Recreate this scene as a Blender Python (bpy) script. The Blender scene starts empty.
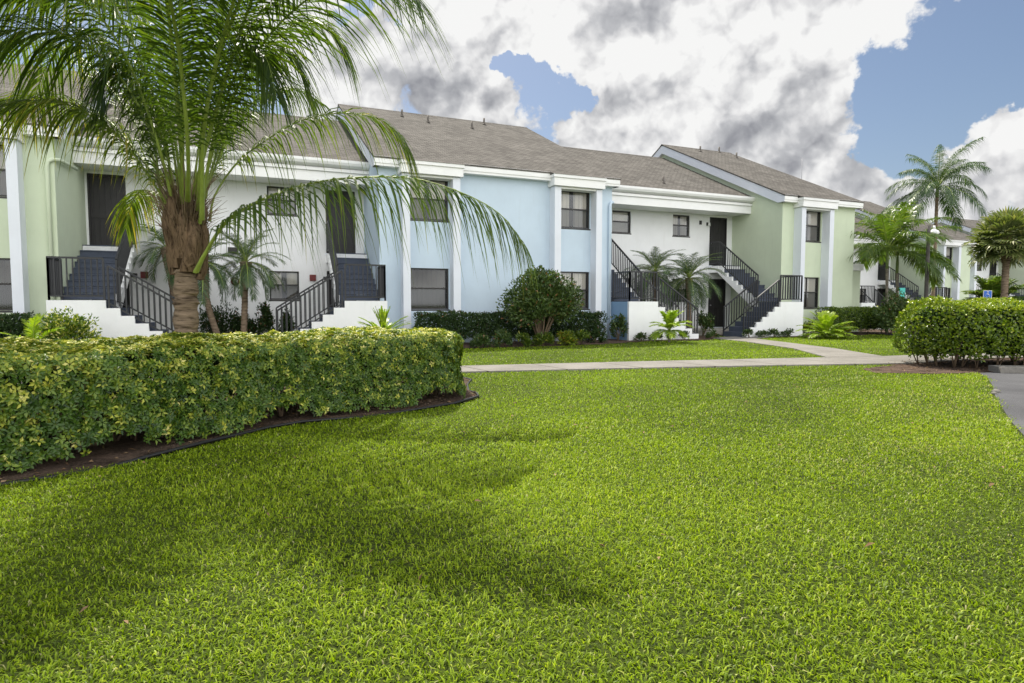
import bpy, math, random
import numpy as np
from mathutils import Vector, Matrix
random.seed(7); RNG = np.random.default_rng(11)
R = math.radians
scene = bpy.context.scene
col = scene.collection

# ---------------------------------------------------------------- camera
YAW, PIT = R(22.74), R(3.52)
CAM = Vector((4.70, -18.67, 1.25)); FPX = 600.6
cd = bpy.data.cameras.new('camera'); co = bpy.data.objects.new('camera', cd); col.objects.link(co)
co.location = CAM; co.rotation_euler = (R(90) - PIT, 0, -YAW)
cd.sensor_width = 36; cd.lens = FPX / 1024 * 36; cd.clip_end = 3000; cd.clip_start = .05
scene.camera = co
FW = Vector((math.sin(YAW)*math.cos(PIT), math.cos(YAW)*math.cos(PIT), -math.sin(PIT)))
RT = Vector((math.cos(YAW), -math.sin(YAW), 0)); UPV = RT.cross(FW)
def at(px, py, Z):
    return CAM + (FW + RT*((px-512)/FPX) - UPV*((py-341.5)/FPX))*Z
# ---------------------------------------------------------------- light
SUNV = Vector((.0, .60, 1.0)).normalized()
sl = bpy.data.lights.new('sun', 'SUN'); sl.energy = 5.0; sl.angle = R(.5); sl.color = (1, .94, .83)
so = bpy.data.objects.new('sun', sl); col.objects.link(so)
so.rotation_euler = SUNV.to_track_quat('Z', 'Y').to_euler()
scene.view_settings.view_transform = 'Standard'; scene.view_settings.look = 'None'
scene.view_settings.exposure = 0.53; scene.view_settings.gamma = 1
w = bpy.data.worlds.new('World'); scene.world = w; w.use_nodes = True
nt = w.node_tree; nt.nodes.clear(); N = nt.nodes; L = nt.links
def nn(t, **k):
    n = N.new(t)
    for a, b in k.items(): setattr(n, a, b)
    return n
out = nn('ShaderNodeOutputWorld'); bg1 = nn('ShaderNodeBackground'); bg2 = nn('ShaderNodeBackground')
sky = nn('ShaderNodeTexSky'); sky.sky_type = 'NISHITA'; sky.sun_disc = False
sky.sun_elevation = math.asin(SUNV.z); sky.sun_rotation = math.atan2(SUNV.x, SUNV.y)
sky.air_density = 1.0; sky.dust_density = 1.6; sky.ozone_density = 1.6
bg1.inputs[1].default_value = .075
L.new(sky.outputs[0], bg1.inputs[0])
tc = nn('ShaderNodeTexCoord')
def vm(op, a, b=None):
    n = nn('ShaderNodeVectorMath', operation=op); L.new(a, n.inputs[0])
    if b is not None:
        if hasattr(b, 'links'): L.new(b, n.inputs[1])
        else: n.inputs[1].default_value = b
    return n
def mt(op, a, b=None, c=None, clamp=False):
    n = nn('ShaderNodeMath', operation=op); n.use_clamp = clamp
    for i, v in enumerate((a, b, c)):
        if v is None: continue
        if hasattr(v, 'links'): L.new(v, n.inputs[i])
        else: n.inputs[i].default_value = v
    return n.outputs[0]
D = tc.outputs['Generated']
sep = nn('ShaderNodeSeparateXYZ'); L.new(D, sep.inputs[0])
# cloud deck coordinates: direction projected on a high flat layer
den = mt('ADD', mt('MAXIMUM', sep.outputs[2], 0.0), .22)
cx = mt('DIVIDE', sep.outputs[0], den); cy = mt('DIVIDE', sep.outputs[1], den)
cmb = nn('ShaderNodeCombineXYZ'); L.new(cx, cmb.inputs[0]); L.new(cy, cmb.inputs[1]); L.new(mt('MULTIPLY', sep.outputs[2], 2.5), cmb.inputs[2])
def noise(vec, sc, det, rough, off=(0, 0, 0), dist=0.):
    a = vm('ADD', vec, off); n = nn('ShaderNodeTexNoise'); n.inputs['Scale'].default_value = sc
    n.inputs['Detail'].default_value = det; n.inputs['Roughness'].default_value = rough
    n.inputs['Distortion'].default_value = dist
    L.new(a.outputs[0], n.inputs['Vector']); return n.outputs[0]
def billow(vec, sc, off, det=3.):
    a = vm('ADD', vec, off); n = nn('ShaderNodeTexVoronoi'); n.feature = 'F1'; n.inputs['Scale'].default_value = sc
    n.inputs['Detail'].default_value = det; n.inputs['Roughness'].default_value = .55; n.inputs['Lacunarity'].default_value = 2.1; L.new(a.outputs[0], n.inputs['Vector']); return mt('SUBTRACT', .75, n.outputs['Distance'])
warpn = nn('ShaderNodeTexNoise'); warpn.inputs['Scale'].default_value = 14; warpn.inputs['Detail'].default_value = 7; L.new(D, warpn.inputs['Vector'])
wv = vm('SUBTRACT', warpn.outputs[1], (.5, .5, .5)); wsc = nn('ShaderNodeVectorMath', operation='SCALE'); L.new(wv.outputs[0], wsc.inputs[0]); wsc.inputs['Scale'].default_value = .05
DB = vm('ADD', D, wsc.outputs[0]).outputs[0]
nA = noise(D, 3.4, 10, .58, (3.1, 1.7, .4), .3)
bA = billow(DB, 9., (2.2, .3, 1.9)); bB = billow(DB, 9., (2.2+.012, .3-.008, 1.9-.028))
nB = noise(D, 8.5, 12, .60, (1.1, 4.7, 2.4), .15)
nB2 = noise(D, 8.5, 8, .58, (1.1+.02, 4.7-.01, 2.4-.045), .15)
nS = noise(D, 3.4, 7, .55, (3.1+.05, 1.7-.02, .4-.14), .3)      # same field sampled towards the light, for self shading
# the particular banks and gaps of this sky, as directions
def lobe(px, py, rad, amp):
    d = (FW + RT*((px-512)/FPX) - UPV*((py-341.5)/FPX)).normalized()
    dt = vm('DOT_PRODUCT', D, tuple(d)).outputs['Value']
    k = 1/(rad/FPX)**2
    g = mt('MULTIPLY', mt('EXPONENT', mt('MULTIPLY', mt('SUBTRACT', dt, 1.), 2*k)), amp)
    return g
def total(ls):
    s = ls[0]
    for x in ls[1:]: s = mt('ADD', s, x)
    return s
Draw = D
wq = nn('ShaderNodeTexNoise'); wq.inputs['Scale'].default_value = 6.5; wq.inputs['Detail'].default_value = 6; wq.inputs['Roughness'].default_value = .6; L.new(D, wq.inputs['Vector'])
wa = vm('SUBTRACT', wq.outputs[1], (.5, .5, .5)); ws = nn('ShaderNodeVectorMath', operation='SCALE'); L.new(wa.outputs[0], ws.inputs[0]); ws.inputs['Scale'].default_value = .28
wn = vm('ADD', D, ws.outputs[0]); wz = vm('NORMALIZE', wn.outputs[0]); D = wz.outputs[0]
cov = total([lobe(*a) for a in [(400, 70, 120, .26), (640, 110, 70, .26), (800, 70, 170, .34), (700, 120, 90, .12), (950, 150, 50, -.04), (1010, 60, 90, -.55),
     (540, 78, 22, -.34), (503, 60, 15, -.24), (588, 95, 15, -.24), (470, 100, 40, .12), (710, 90, 18, -.16), (900, 150, 40, -.16), (930, 20, 50, .16), (400, 8, 22, -.2), (490, 75, 20, -.18), (960, 175, 60, .3), (1010, 160, 50, .22),
     (870, 185, 45, .2), (365, 5, 26, -.22), (90, 70, 110, -.2), (60, 10, 60, -.1), (430, 0, 20, -.1), (150, 150, 80, .1), (690, 12, 30, -.1), (560, 10, 60, .15), (440, 20, 60, .08), (860, 160, 30, .12), (905, 75, 25, -.1)]])
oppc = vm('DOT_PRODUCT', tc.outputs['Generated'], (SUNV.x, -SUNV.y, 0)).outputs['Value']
cov = mt('ADD', cov, mt('MULTIPLY', mt('MAXIMUM', mt('ADD', oppc, .1), 0.), .55))  # extra cloud cover added behind the camera to keep the fill light up
fld = mt('ADD', mt('ADD', mt('MULTIPLY', nA, 1.0), mt('ADD', mt('MULTIPLY', nB, .42), mt('MULTIPLY', bA, .22))), cov)
mask = nn('ShaderNodeMapRange'); mask.interpolation_type = 'SMOOTHSTEP'
mask.inputs[1].default_value = .735; mask.inputs[2].default_value = .80; L.new(fld, mask.inputs[0])
thick = mt('SUBTRACT', fld, .78)
dark = total([lobe(*a) for a in [(405, 85, 62, .46), (470, 95, 45, .26), (780, 100, 90, .20), (850, 100, 55, .22), (560, 118, 30, .35), (350, 110, 60, .3), (700, 30, 120, .1), (820, 160, 60, .2), (1000, 195, 45, .12),
     (640, 95, 32, -.3), (575, 65, 40, -.15), (745, 20, 60, -.22), (900, 50, 60, -.2), (300, 40, 60, -.25), (690, 90, 25, -.2)]])
D = Draw
shade = mt('ADD', mt('ADD', mt('ADD', mt('MULTIPLY', mt('SUBTRACT', nS, nA), 1.0), mt('MULTIPLY', mt('SUBTRACT', nB2, nB), 1.1)), mt('MULTIPLY', thick, .35)), dark)
shade = mt('ADD', shade, mt('MULTIPLY', mt('SUBTRACT', bB, bA), 1.15))
shade = mt('ADD', shade, mt('MULTIPLY', mt('SUBTRACT', noise(D, 16, 6, .6, (7, 2, 5)), .5), .4))
cr = nn('ShaderNodeValToRGB'); L.new(shade, cr.inputs[0]); e = cr.color_ramp.elements
e[0].position = 0.0; e[0].color = (.64, .64, .635, 1); e[1].position = 1.05; e[1].color = (.215, .22, .24, 1)
m = e.new(.26); m.color = (.52, .52, .525, 1); m = e.new(.55); m.color = (.36, .365, .38, 1)
L.new(cr.outputs[0], bg2.inputs[0])
# unseen clouds opposite the sun, brightened as added fill light for the shaded facades
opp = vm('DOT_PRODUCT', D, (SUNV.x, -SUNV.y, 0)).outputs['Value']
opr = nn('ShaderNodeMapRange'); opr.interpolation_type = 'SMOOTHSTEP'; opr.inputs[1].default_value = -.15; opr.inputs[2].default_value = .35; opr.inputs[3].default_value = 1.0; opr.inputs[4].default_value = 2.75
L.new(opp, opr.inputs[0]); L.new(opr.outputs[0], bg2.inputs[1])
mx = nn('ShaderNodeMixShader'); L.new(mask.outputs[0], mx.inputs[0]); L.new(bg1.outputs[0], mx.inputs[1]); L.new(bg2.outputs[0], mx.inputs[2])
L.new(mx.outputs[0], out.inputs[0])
w.cycles.sampling_method = 'MANUAL'; w.cycles.sample_map_resolution = 512

# ---------------------------------------------------------------- materials
MATS = {}
def mat(name, c, rough=.7, spec=.3, metal=0, bump=None, var=None, trans=0, alpha=None):
    m = bpy.data.materials.new(name); m.use_nodes = True; t = m.node_tree; b = t.nodes['Principled BSDF']
    b.inputs['Base Color'].default_value = (*c, 1); b.inputs['Roughness'].default_value = rough
    b.inputs['Specular IOR Level'].default_value = spec; b.inputs['Metallic'].default_value = metal
    tcn = t.nodes.new('ShaderNodeTexCoord')
    if var:                                             # (scale, amount, detail)
        n = t.nodes.new('ShaderNodeTexNoise'); n.inputs['Scale'].default_value = var[0]; n.inputs['Detail'].default_value = 6
        n.inputs['Roughness'].default_value = .65
        t.links.new(tcn.outputs['Object'], n.inputs['Vector'])
        r = t.nodes.new('ShaderNodeMapRange'); r.inputs[1].default_value = .3; r.inputs[2].default_value = .7
        r.inputs[3].default_value = 1-var[1]; r.inputs[4].default_value = 1+var[1]; t.links.new(n.outputs[0], r.inputs[0])
        mm = t.nodes.new('ShaderNodeVectorMath'); mm.operation = 'SCALE'; mm.inputs[0].default_value = c
        t.links.new(r.outputs[0], mm.inputs['Scale']); t.links.new(mm.outputs[0], b.inputs['Base Color'])
    if bump:                                            # (scale, strength)
        n = t.nodes.new('ShaderNodeTexNoise'); n.inputs['Scale'].default_value = bump[0]; n.inputs['Detail'].default_value = 5
        t.links.new(tcn.outputs['Object'], n.inputs['Vector'])
        bp = t.nodes.new('ShaderNodeBump'); bp.inputs['Strength'].default_value = bump[1]; bp.inputs['Distance'].default_value = .02
        t.links.new(n.outputs[0], bp.inputs['Height']); t.links.new(bp.outputs[0], b.inputs['Normal'])
    MATS[name] = m; return m
def streaky(name, c, sc, amt, bumpd=.02):
    m = mat(name, c, .95, .06); t = m.node_tree; b = t.nodes['Principled BSDF']; g = t.nodes.new('ShaderNodeTexCoord'); mp = t.nodes.new('ShaderNodeMapping'); mp.inputs['Scale'].default_value = sc
    t.links.new(g.outputs['Object'], mp.inputs['Vector']); n = t.nodes.new('ShaderNodeTexNoise'); n.inputs['Scale'].default_value = 1; n.inputs['Detail'].default_value = 9; n.inputs['Roughness'].default_value = .7; n.inputs['Distortion'].default_value = .6
    t.links.new(mp.outputs[0], n.inputs['Vector']); r = t.nodes.new('ShaderNodeValToRGB'); t.links.new(n.outputs[0], r.inputs[0]); e = r.color_ramp.elements
    e[0].position = .34; e[0].color = (c[0]*(1-amt)*.5, c[1]*(1-amt)*.45, c[2]*(1-amt)*.4, 1); e[1].position = .68; e[1].color = (c[0]*(1+amt), c[1]*(1+amt), c[2]*(1+amt), 1)
    k = e.new(.48); k.color = (*c, 1)
    t.links.new(r.outputs[0], b.inputs['Base Color']); bp = t.nodes.new('ShaderNodeBump'); bp.inputs['Strength'].default_value = 1; bp.inputs['Distance'].default_value = bumpd
    t.links.new(n.outputs[0], bp.inputs['Height']); t.links.new(bp.outputs[0], b.inputs['Normal']); return m
def stucco(name, c):
    m = mat(name, c, .85, .15, bump=(60, .3), var=(.9, .05))
    t = m.node_tree; b = t.nodes['Principled BSDF']; lk = b.inputs['Base Color'].links[0]; src = lk.from_socket
    g = t.nodes.new('ShaderNodeTexCoord'); mp = t.nodes.new('ShaderNodeMapping'); mp.inputs['Scale'].default_value = (3.5, 3.5, .35); t.links.new(g.outputs['Object'], mp.inputs['Vector'])
    n = t.nodes.new('ShaderNodeTexNoise'); n.inputs['Scale'].default_value = 1.6; n.inputs['Detail'].default_value = 7; n.inputs['Roughness'].default_value = .7; t.links.new(mp.outputs[0], n.inputs['Vector'])
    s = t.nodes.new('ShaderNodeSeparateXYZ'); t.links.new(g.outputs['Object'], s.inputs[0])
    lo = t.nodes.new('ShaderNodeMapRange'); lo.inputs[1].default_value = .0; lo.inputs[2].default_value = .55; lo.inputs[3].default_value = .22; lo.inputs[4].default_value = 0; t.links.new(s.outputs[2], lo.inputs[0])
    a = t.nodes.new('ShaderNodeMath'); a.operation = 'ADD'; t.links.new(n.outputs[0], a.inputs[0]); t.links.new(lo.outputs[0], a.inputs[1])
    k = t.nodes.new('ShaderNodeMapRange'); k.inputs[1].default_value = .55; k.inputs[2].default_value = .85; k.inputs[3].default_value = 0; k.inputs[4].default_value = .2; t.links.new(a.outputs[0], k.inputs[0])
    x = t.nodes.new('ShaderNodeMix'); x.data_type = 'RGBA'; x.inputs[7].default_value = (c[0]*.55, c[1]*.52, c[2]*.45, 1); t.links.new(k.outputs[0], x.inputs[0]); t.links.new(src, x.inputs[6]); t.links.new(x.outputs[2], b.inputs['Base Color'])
    return m
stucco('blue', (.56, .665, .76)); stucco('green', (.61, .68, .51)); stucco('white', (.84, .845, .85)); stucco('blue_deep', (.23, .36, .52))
stucco('pale_green', (.62, .67, .52))
mat('trim', (.86, .86, .85), .6, .3, var=(1.5, .04), bump=(40, .1))
mat('trim_cool', (.74, .77, .83), .6, .3, var=(1.5, .03))
mat('bronze', (.022, .02, .018), .4, .5, metal=.0)
mat('door', (.028, .026, .027), .45, .4, var=(4, .2))
mat('rail', (.018, .019, .022), .38, .5)
mat('slate', (.075, .09, .125), .75, .3, var=(3, .15), bump=(80, .15))
mat('slab', (.4, .38, .34), .85, .2, var=(2, .12), bump=(60, .2))
mat('curtain', (.86, .83, .76), .9, .1); mat('shade_screen', (.16, .14, .105), .8, .2)
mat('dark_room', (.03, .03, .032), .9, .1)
mat('metal_grey', (.3, .3, .31), .45, .5, metal=.6)
mat('vent', (.13, .115, .10), .6, .3)
mat('red', (.16, .012, .012), .4, .5); mat('lampwhite', (.8, .8, .78), .4, .5)
mat('teal', (.10, .52, .46), .6, .3); mat('signblue', (.02, .13, .55), .45, .4); mat('signwhite', (.8, .8, .8), .5, .3)
streaky('trunk', (.20, .15, .105), (4, 4, 26), .6, .03)
mat('trunk_grey', (.21, .185, .15), .9, .1, var=(9, .45), bump=(20, .8))
streaky('boot', (.15, .102, .064), (26, 26, 4.5), .75, .03)
mat('fibre', (.055, .036, .022), .95, .05, var=(12, .5))
mat('petiole', (.24, .31, .06), .45, .4, var=(3, .35))
mat('stem', (.19, .14, .095), .9, .1, var=(8, .4))
mat('green_stem', (.16, .22, .07), .6, .3, var=(5, .35))
mat('edging', (.012, .012, .012), .5, .4)
mat('pole', (.11, .10, .09), .8, .2, var=(5, .3), bump=(20, .5))
mat('carpaint', (.035, .04, .05), .25, .6); mat('carglass', (.02, .025, .03), .08, .8); mat('tyre', (.02, .02, .02), .8, .2); mat('chrome', (.6, .6, .6), .2, .5, metal=1)
# glass
def glass(name, tr):
    m = bpy.data.materials.new(name); m.use_nodes = True; t = m.node_tree; t.nodes.clear()
    o = t.nodes.new('ShaderNodeOutputMaterial'); mx_ = t.nodes.new('ShaderNodeMixShader'); tr_ = t.nodes.new('ShaderNodeBsdfTransparent')
    tr_.inputs[0].default_value = (tr, tr, tr, 1); g = t.nodes.new('ShaderNodeBsdfGlossy'); g.inputs[1].default_value = .04; g.inputs[0].default_value = (.9, .93, .95, 1)
    f = t.nodes.new('ShaderNodeFresnel'); f.inputs[0].default_value = 1.55
    a = t.nodes.new('ShaderNodeMath'); a.operation = 'MULTIPLY'; a.inputs[1].default_value = 1.5; a.use_clamp = True
    t.links.new(f.outputs[0], a.inputs[0]); t.links.new(a.outputs[0], mx_.inputs[0]); t.links.new(tr_.outputs[0], mx_.inputs[1]); t.links.new(g.outputs[0], mx_.inputs[2])
    t.links.new(mx_.outputs[0], o.inputs[0]); MATS[name] = m
glass('glass_clear', .93); glass('glass_screen', .5)
# leaves: colour from the per-leaf attribute lv
def leafmat(name, stops, rough=.38, trans=.35, spec=.45, tint=(1.25, 1.35, .5)):
    m = bpy.data.materials.new(name); m.use_nodes = True; t = m.node_tree; b = t.nodes['Principled BSDF']; o = t.nodes['Material Output']
    a = t.nodes.new('ShaderNodeAttribute'); a.attribute_name = 'lv'
    c = t.nodes.new('ShaderNodeValToRGB'); t.links.new(a.outputs['Fac'], c.inputs[0]); el = c.color_ramp.elements
    el[0].position = stops[0][0]; el[0].color = (*stops[0][1], 1); el[1].position = stops[-1][0]; el[1].color = (*stops[-1][1], 1)
    for p, cc in stops[1:-1]: k = el.new(p); k.color = (*cc, 1)
    t.links.new(c.outputs[0], b.inputs['Base Color']); b.inputs['Roughness'].default_value = rough; b.inputs['Specular IOR Level'].default_value = spec
    tr_ = t.nodes.new('ShaderNodeBsdfTranslucent'); mm = t.nodes.new('ShaderNodeVectorMath'); mm.operation = 'MULTIPLY'; mm.inputs[1].default_value = tint
    t.links.new(c.outputs[0], mm.inputs[0]); t.links.new(mm.outputs[0], tr_.inputs[0])
    mx_ = t.nodes.new('ShaderNodeMixShader'); mx_.inputs[0].default_value = trans
    t.links.new(b.outputs[0], mx_.inputs[1]); t.links.new(tr_.outputs[0], mx_.inputs[2]); t.links.new(mx_.outputs[0], o.inputs[0])
    MATS[name] = m
leafmat('grass', [(0, (.030, .052, .006)), (.28, (.115, .180, .006)), (.7, (.275, .385, .008)), (.88, (.39, .47, .02)), (1, (.44, .39, .22))], .5, .38, .28)
leafmat('palmleaf', [(0, (.028, .058, .014)), (.5, (.062, .11, .018)), (.85, (.13, .18, .02)), (1, (.38, .31, .06))], .46, .42, .4, (1.7, 1.7, .5))
leafmat('pygmy', [(0, (.035, .07, .028)), (.6, (.075, .13, .05)), (1, (.14, .19, .07))], .4, .3, .45)
leafmat('areca', [(0, (.045, .085, .014)), (.6, (.10, .165, .022)), (1, (.36, .36, .05))], .35, .4, .45)
leafmat('sabal', [(0, (.07, .10, .03)), (.6, (.15, .19, .06)), (1, (.30, .29, .12))], .4, .3, .5)
leafmat('variegated', [(0, (.018, .048, .008)), (.45, (.065, .13, .014)), (.66, (.18, .25, .025)), (.84, (.46, .47, .06)), (1, (.74, .68, .24))], .42, .22, .4)
leafmat('ficus', [(0, (.035, .075, .008)), (.5, (.11, .18, .010)), (.85, (.26, .34, .02)), (1, (.36, .40, .05))], .28, .3, .55)
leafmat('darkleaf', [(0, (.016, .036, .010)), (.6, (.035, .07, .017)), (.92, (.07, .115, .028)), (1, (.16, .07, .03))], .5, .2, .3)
leafmat('clusia', [(0, (.03, .06, .018)), (.6, (.07, .12, .03)), (.93, (.13, .18, .04)), (1, (.24, .12, .05))], .42, .22, .4)
leafmat('lime', [(0, (.14, .24, .015)), (.6, (.27, .38, .025)), (1, (.50, .52, .06))], .4, .4, .4)
leafmat('croton', [(0, (.05, .10, .015)), (.5, (.16, .22, .02)), (.85, (.42, .42, .04)), (1, (.45, .16, .03))], .35, .3, .5)
leafmat('litter', [(0, (.05, .03, .018)), (.5, (.15, .09, .05)), (1, (.30, .21, .12))], .9, .05, .1)
# ground type materials
def ground(name, c1, c2, sc, sc2, bump=.5, rough=.95, c3=None):
    m = bpy.data.materials.new(name); m.use_nodes = True; t = m.node_tree; b = t.nodes['Principled BSDF']; b.inputs['Roughness'].default_value = rough
    b.inputs['Specular IOR Level'].default_value = .15
    g = t.nodes.new('ShaderNodeTexCoord')
    n = t.nodes.new('ShaderNodeTexNoise'); n.inputs['Scale'].default_value = sc; n.inputs['Detail'].default_value = 8; n.inputs['Roughness'].default_value = .7
    n2 = t.nodes.new('ShaderNodeTexNoise'); n2.inputs['Scale'].default_value = sc2; n2.inputs['Detail'].default_value = 5
    for q in (n, n2): t.links.new(g.outputs['Object'], q.inputs['Vector'])
    a = t.nodes.new('ShaderNodeMath'); a.operation = 'MULTIPLY_ADD'; a.inputs[1].default_value = .6; t.links.new(n.outputs[0], a.inputs[0])
    a2 = t.nodes.new('ShaderNodeMath'); a2.operation = 'MULTIPLY'; a2.inputs[1].default_value = .4; t.links.new(n2.outputs[0], a2.inputs[0]); t.links.new(a2.outputs[0], a.inputs[2])
    c = t.nodes.new('ShaderNodeValToRGB'); e_ = c.color_ramp.elements; e_[0].position = .38; e_[0].color = (*c1, 1); e_[1].position = .62; e_[1].color = (*c2, 1)
    if c3: k = e_.new(.72); k.color = (*c3, 1)
    t.links.new(a.outputs[0], c.inputs[0]); t.links.new(c.outputs[0], b.inputs['Base Color'])
    bp = t.nodes.new('ShaderNodeBump'); bp.inputs['Strength'].default_value = bump; bp.inputs['Distance'].default_value = .03
    t.links.new(n.outputs[0], bp.inputs['Height']); t.links.new(bp.outputs[0], b.inputs['Normal']); MATS[name] = m
ground('lawn', (.020, .028, .008), (.075, .105, .012), 40, .7, .8)
ground('asphalt', (.062, .062, .065), (.125, .125, .13), 90, .9, .4)
ground('concrete', (.17, .16, .142), (.26, .245, .22), 25, 1.3, .25)
ground('mulch', (.03, .02, .015), (.16, .11, .08), 45, 4, 1.0, c3=(.2, .14, .10))
m = MATS['concrete'].copy(); MATS['walk'] = m; t = m.node_tree; b = t.nodes['Principled BSDF']; src = b.inputs['Base Color'].links[0].from_socket
g = t.nodes.new('ShaderNodeTexCoord'); s = t.nodes.new('ShaderNodeSeparateXYZ'); t.links.new(g.outputs['Object'], s.inputs[0])
mx0 = t.nodes.new('ShaderNodeMath'); mx0.operation = 'MULTIPLY_ADD'; mx0.inputs[1].default_value = .16; t.links.new(s.outputs[1], mx0.inputs[0]); t.links.new(s.outputs[0], mx0.inputs[2])
md = t.nodes.new('ShaderNodeMath'); md.operation = 'PINGPONG'; md.inputs[1].default_value = .72; t.links.new(mx0.outputs[0], md.inputs[0])
lt = t.nodes.new('ShaderNodeMath'); lt.operation = 'LESS_THAN'; lt.inputs[1].default_value = .016; t.links.new(md.outputs[0], lt.inputs[0])
x = t.nodes.new('ShaderNodeMix'); x.data_type = 'RGBA'; x.inputs[7].default_value = (.06, .05, .035, 1); t.links.new(lt.outputs[0], x.inputs[0]); t.links.new(src, x.inputs[6]); t.links.new(x.outputs[2], b.inputs['Base Color'])
# shingle roof
m = bpy.data.materials.new('shingle'); m.use_nodes = True; t = m.node_tree; b = t.nodes['Principled BSDF']; b.inputs['Roughness'].default_value = .95; b.inputs['Specular IOR Level'].default_value = .1
g = t.nodes.new('ShaderNodeTexCoord'); bk = t.nodes.new('ShaderNodeTexBrick'); t.links.new(g.outputs['Object'], bk.inputs['Vector'])
bk.inputs['Scale'].default_value = 1; bk.inputs['Brick Width'].default_value = .22; bk.inputs['Row Height'].default_value = .125; bk.inputs['Mortar Size'].default_value = .012; bk.inputs['Mortar Smooth'].default_value = .6
bk.inputs['Color1'].default_value = (.098, .091, .082, 1); bk.inputs['Color2'].default_value = (.150, .140, .126, 1); bk.inputs['Mortar'].default_value = (.06, .054, .047, 1)
nz = t.nodes.new('ShaderNodeTexNoise'); nz.inputs['Scale'].default_value = 1.1; nz.inputs['Detail'].default_value = 8; t.links.new(g.outputs['Object'], nz.inputs['Vector'])
mr = t.nodes.new('ShaderNodeMapRange'); mr.inputs[1].default_value = .3; mr.inputs[2].default_value = .7; mr.inputs[3].default_value = .85; mr.inputs[4].default_value = 1.15; t.links.new(nz.outputs[0], mr.inputs[0])
sc_ = t.nodes.new('ShaderNodeVectorMath'); sc_.operation = 'SCALE'; t.links.new(bk.outputs[0], sc_.inputs[0]); t.links.new(mr.outputs[0], sc_.inputs['Scale']); t.links.new(sc_.outputs[0], b.inputs['Base Color'])
bp = t.nodes.new('ShaderNodeBump'); bp.inputs['Strength'].default_value = .6; bp.inputs['Distance'].default_value = .02; t.links.new(bk.outputs['Fac'], bp.inputs['Height']); bp.invert = True; t.links.new(bp.outputs[0], b.inputs['Normal']); MATS['shingle'] = m

# ---------------------------------------------------------------- mesh helpers
class MB:
    def __init__(s): s.v = []; s.f = []; s.m = []; s.sm = []
    def add(s, vs, fs, mi=0, sm=False):
        o = len(s.v); s.v += [tuple(p) for p in vs]
        for f in fs: s.f.append([i+o for i in f]); s.m.append(mi); s.sm.append(sm)
    def box(s, x0, x1, y0, y1, z0, z1, mi=0):
        if x0 > x1: x0, x1 = x1, x0
        s.add([(x, y, z) for z in (z0, z1) for y in (y0, y1) for x in (x0, x1)], [(0, 2, 3, 1), (4, 5, 7, 6), (0, 1, 5, 4), (2, 6, 7, 3), (0, 4, 6, 2), (1, 3, 7, 5)], mi)
    def prism(s, poly, axis, a, b, mi=0):               # poly of 2D points; axis 0: (y,z), 1: (x,z), 2: (x,y)
        if a > b: a, b = b, a
        def P(p, c): return {0: (c, p[0], p[1]), 1: (p[0], c, p[1]), 2: (p[0], p[1], c)}[axis]
        n = len(poly); area = sum(poly[i][0]*poly[(i+1) % n][1]-poly[(i+1) % n][0]*poly[i][1] for i in range(n))
        pl = poly if area > 0 else poly[::-1]
        if axis == 1: pl = pl[::-1]
        s.add([P(p, a) for p in pl]+[P(p, b) for p in pl], [list(range(n))[::-1], list(range(n, 2*n))]+[(i, (i+1) % n, (i+1) % n+n, i+n) for i in range(n)], mi)
    def bar(s, a, b, wd, ht=None, mi=0):
        ht = ht or wd; a = Vector(a); b = Vector(b); d = (b-a).normalized()
        sd = d.cross(Vector((0, 0, 1)))
        if sd.length < .05: sd = Vector((1, 0, 0))
        sd.normalize(); u = sd.cross(d); vs = []
        for p in (a, b):
            for i, j in ((-1, -1), (1, -1), (1, 1), (-1, 1)): vs.append(p+sd*(i*wd/2)+u*(j*ht/2))
        s.add(vs, [(0, 1, 2, 3), (7, 6, 5, 4), (0, 4, 5, 1), (1, 5, 6, 2), (2, 6, 7, 3), (3, 7, 4, 0)], mi)
    def tube(s, pts, rad, n=8, mi=0, flat=1., cap=True):
        pts = [Vector(p) for p in pts]; vs = []; ref = None
        for i, p in enumerate(pts):
            d = (pts[min(i+1, len(pts)-1)]-pts[max(i-1, 0)]).normalized()
            if ref is None:
                ref = d.cross(Vector((0, 0, 1)));
                if ref.length < .1: ref = Vector((1, 0, 0))
            sd = (ref-d*ref.dot(d)).normalized(); ref = sd; u = d.cross(sd); r = rad[i] if hasattr(rad, '__len__') else rad
            for k in range(n):
                a = 2*math.pi*k/n; vs.append(p+sd*(r*math.cos(a))+u*(r*flat*math.sin(a)))
        fs = [(i*n+k, i*n+(k+1) % n, (i+1)*n+(k+1) % n, (i+1)*n+k) for i in range(len(pts)-1) for k in range(n)]
        if cap: fs += [list(range(n))[::-1], list(range((len(pts)-1)*n, len(pts)*n))]
        s.add(vs, fs, mi, True)
    def mesh(s, name, mats):
        me = bpy.data.meshes.new(name); me.from_pydata(s.v, [], s.f)
        for k in mats: me.materials.append(MATS[k])
        me.polygons.foreach_set('material_index', s.m); me.polygons.foreach_set('use_smooth', s.sm); me.update(); return me
    def build(s, name, mats, parent=None, loc=None):
        return link(name, s.mesh(name, mats if isinstance(mats, (list, tuple)) else [mats]), parent, loc)
def link(name, me, parent=None, loc=None):
    o = bpy.data.objects.new(name, me); col.objects.link(o)
    if parent: o.parent = parent
    if loc is not None: o.location = loc
    return o
def tag(o, label=None, cat=None, group=None, kind=None):
    if label: o['label'] = label
    if cat: o['category'] = cat
    if group: o['group'] = group
    if kind: o['kind'] = kind
    return o
def thing(name, loc, label, cat, group=None):
    o = bpy.data.objects.new(name, None); col.objects.link(o); o.location = loc; o.empty_display_size = .3
    return tag(o, label, cat, group)
def nrm(a): return a/np.maximum(np.linalg.norm(a, axis=-1, keepdims=True), 1e-9)
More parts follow.
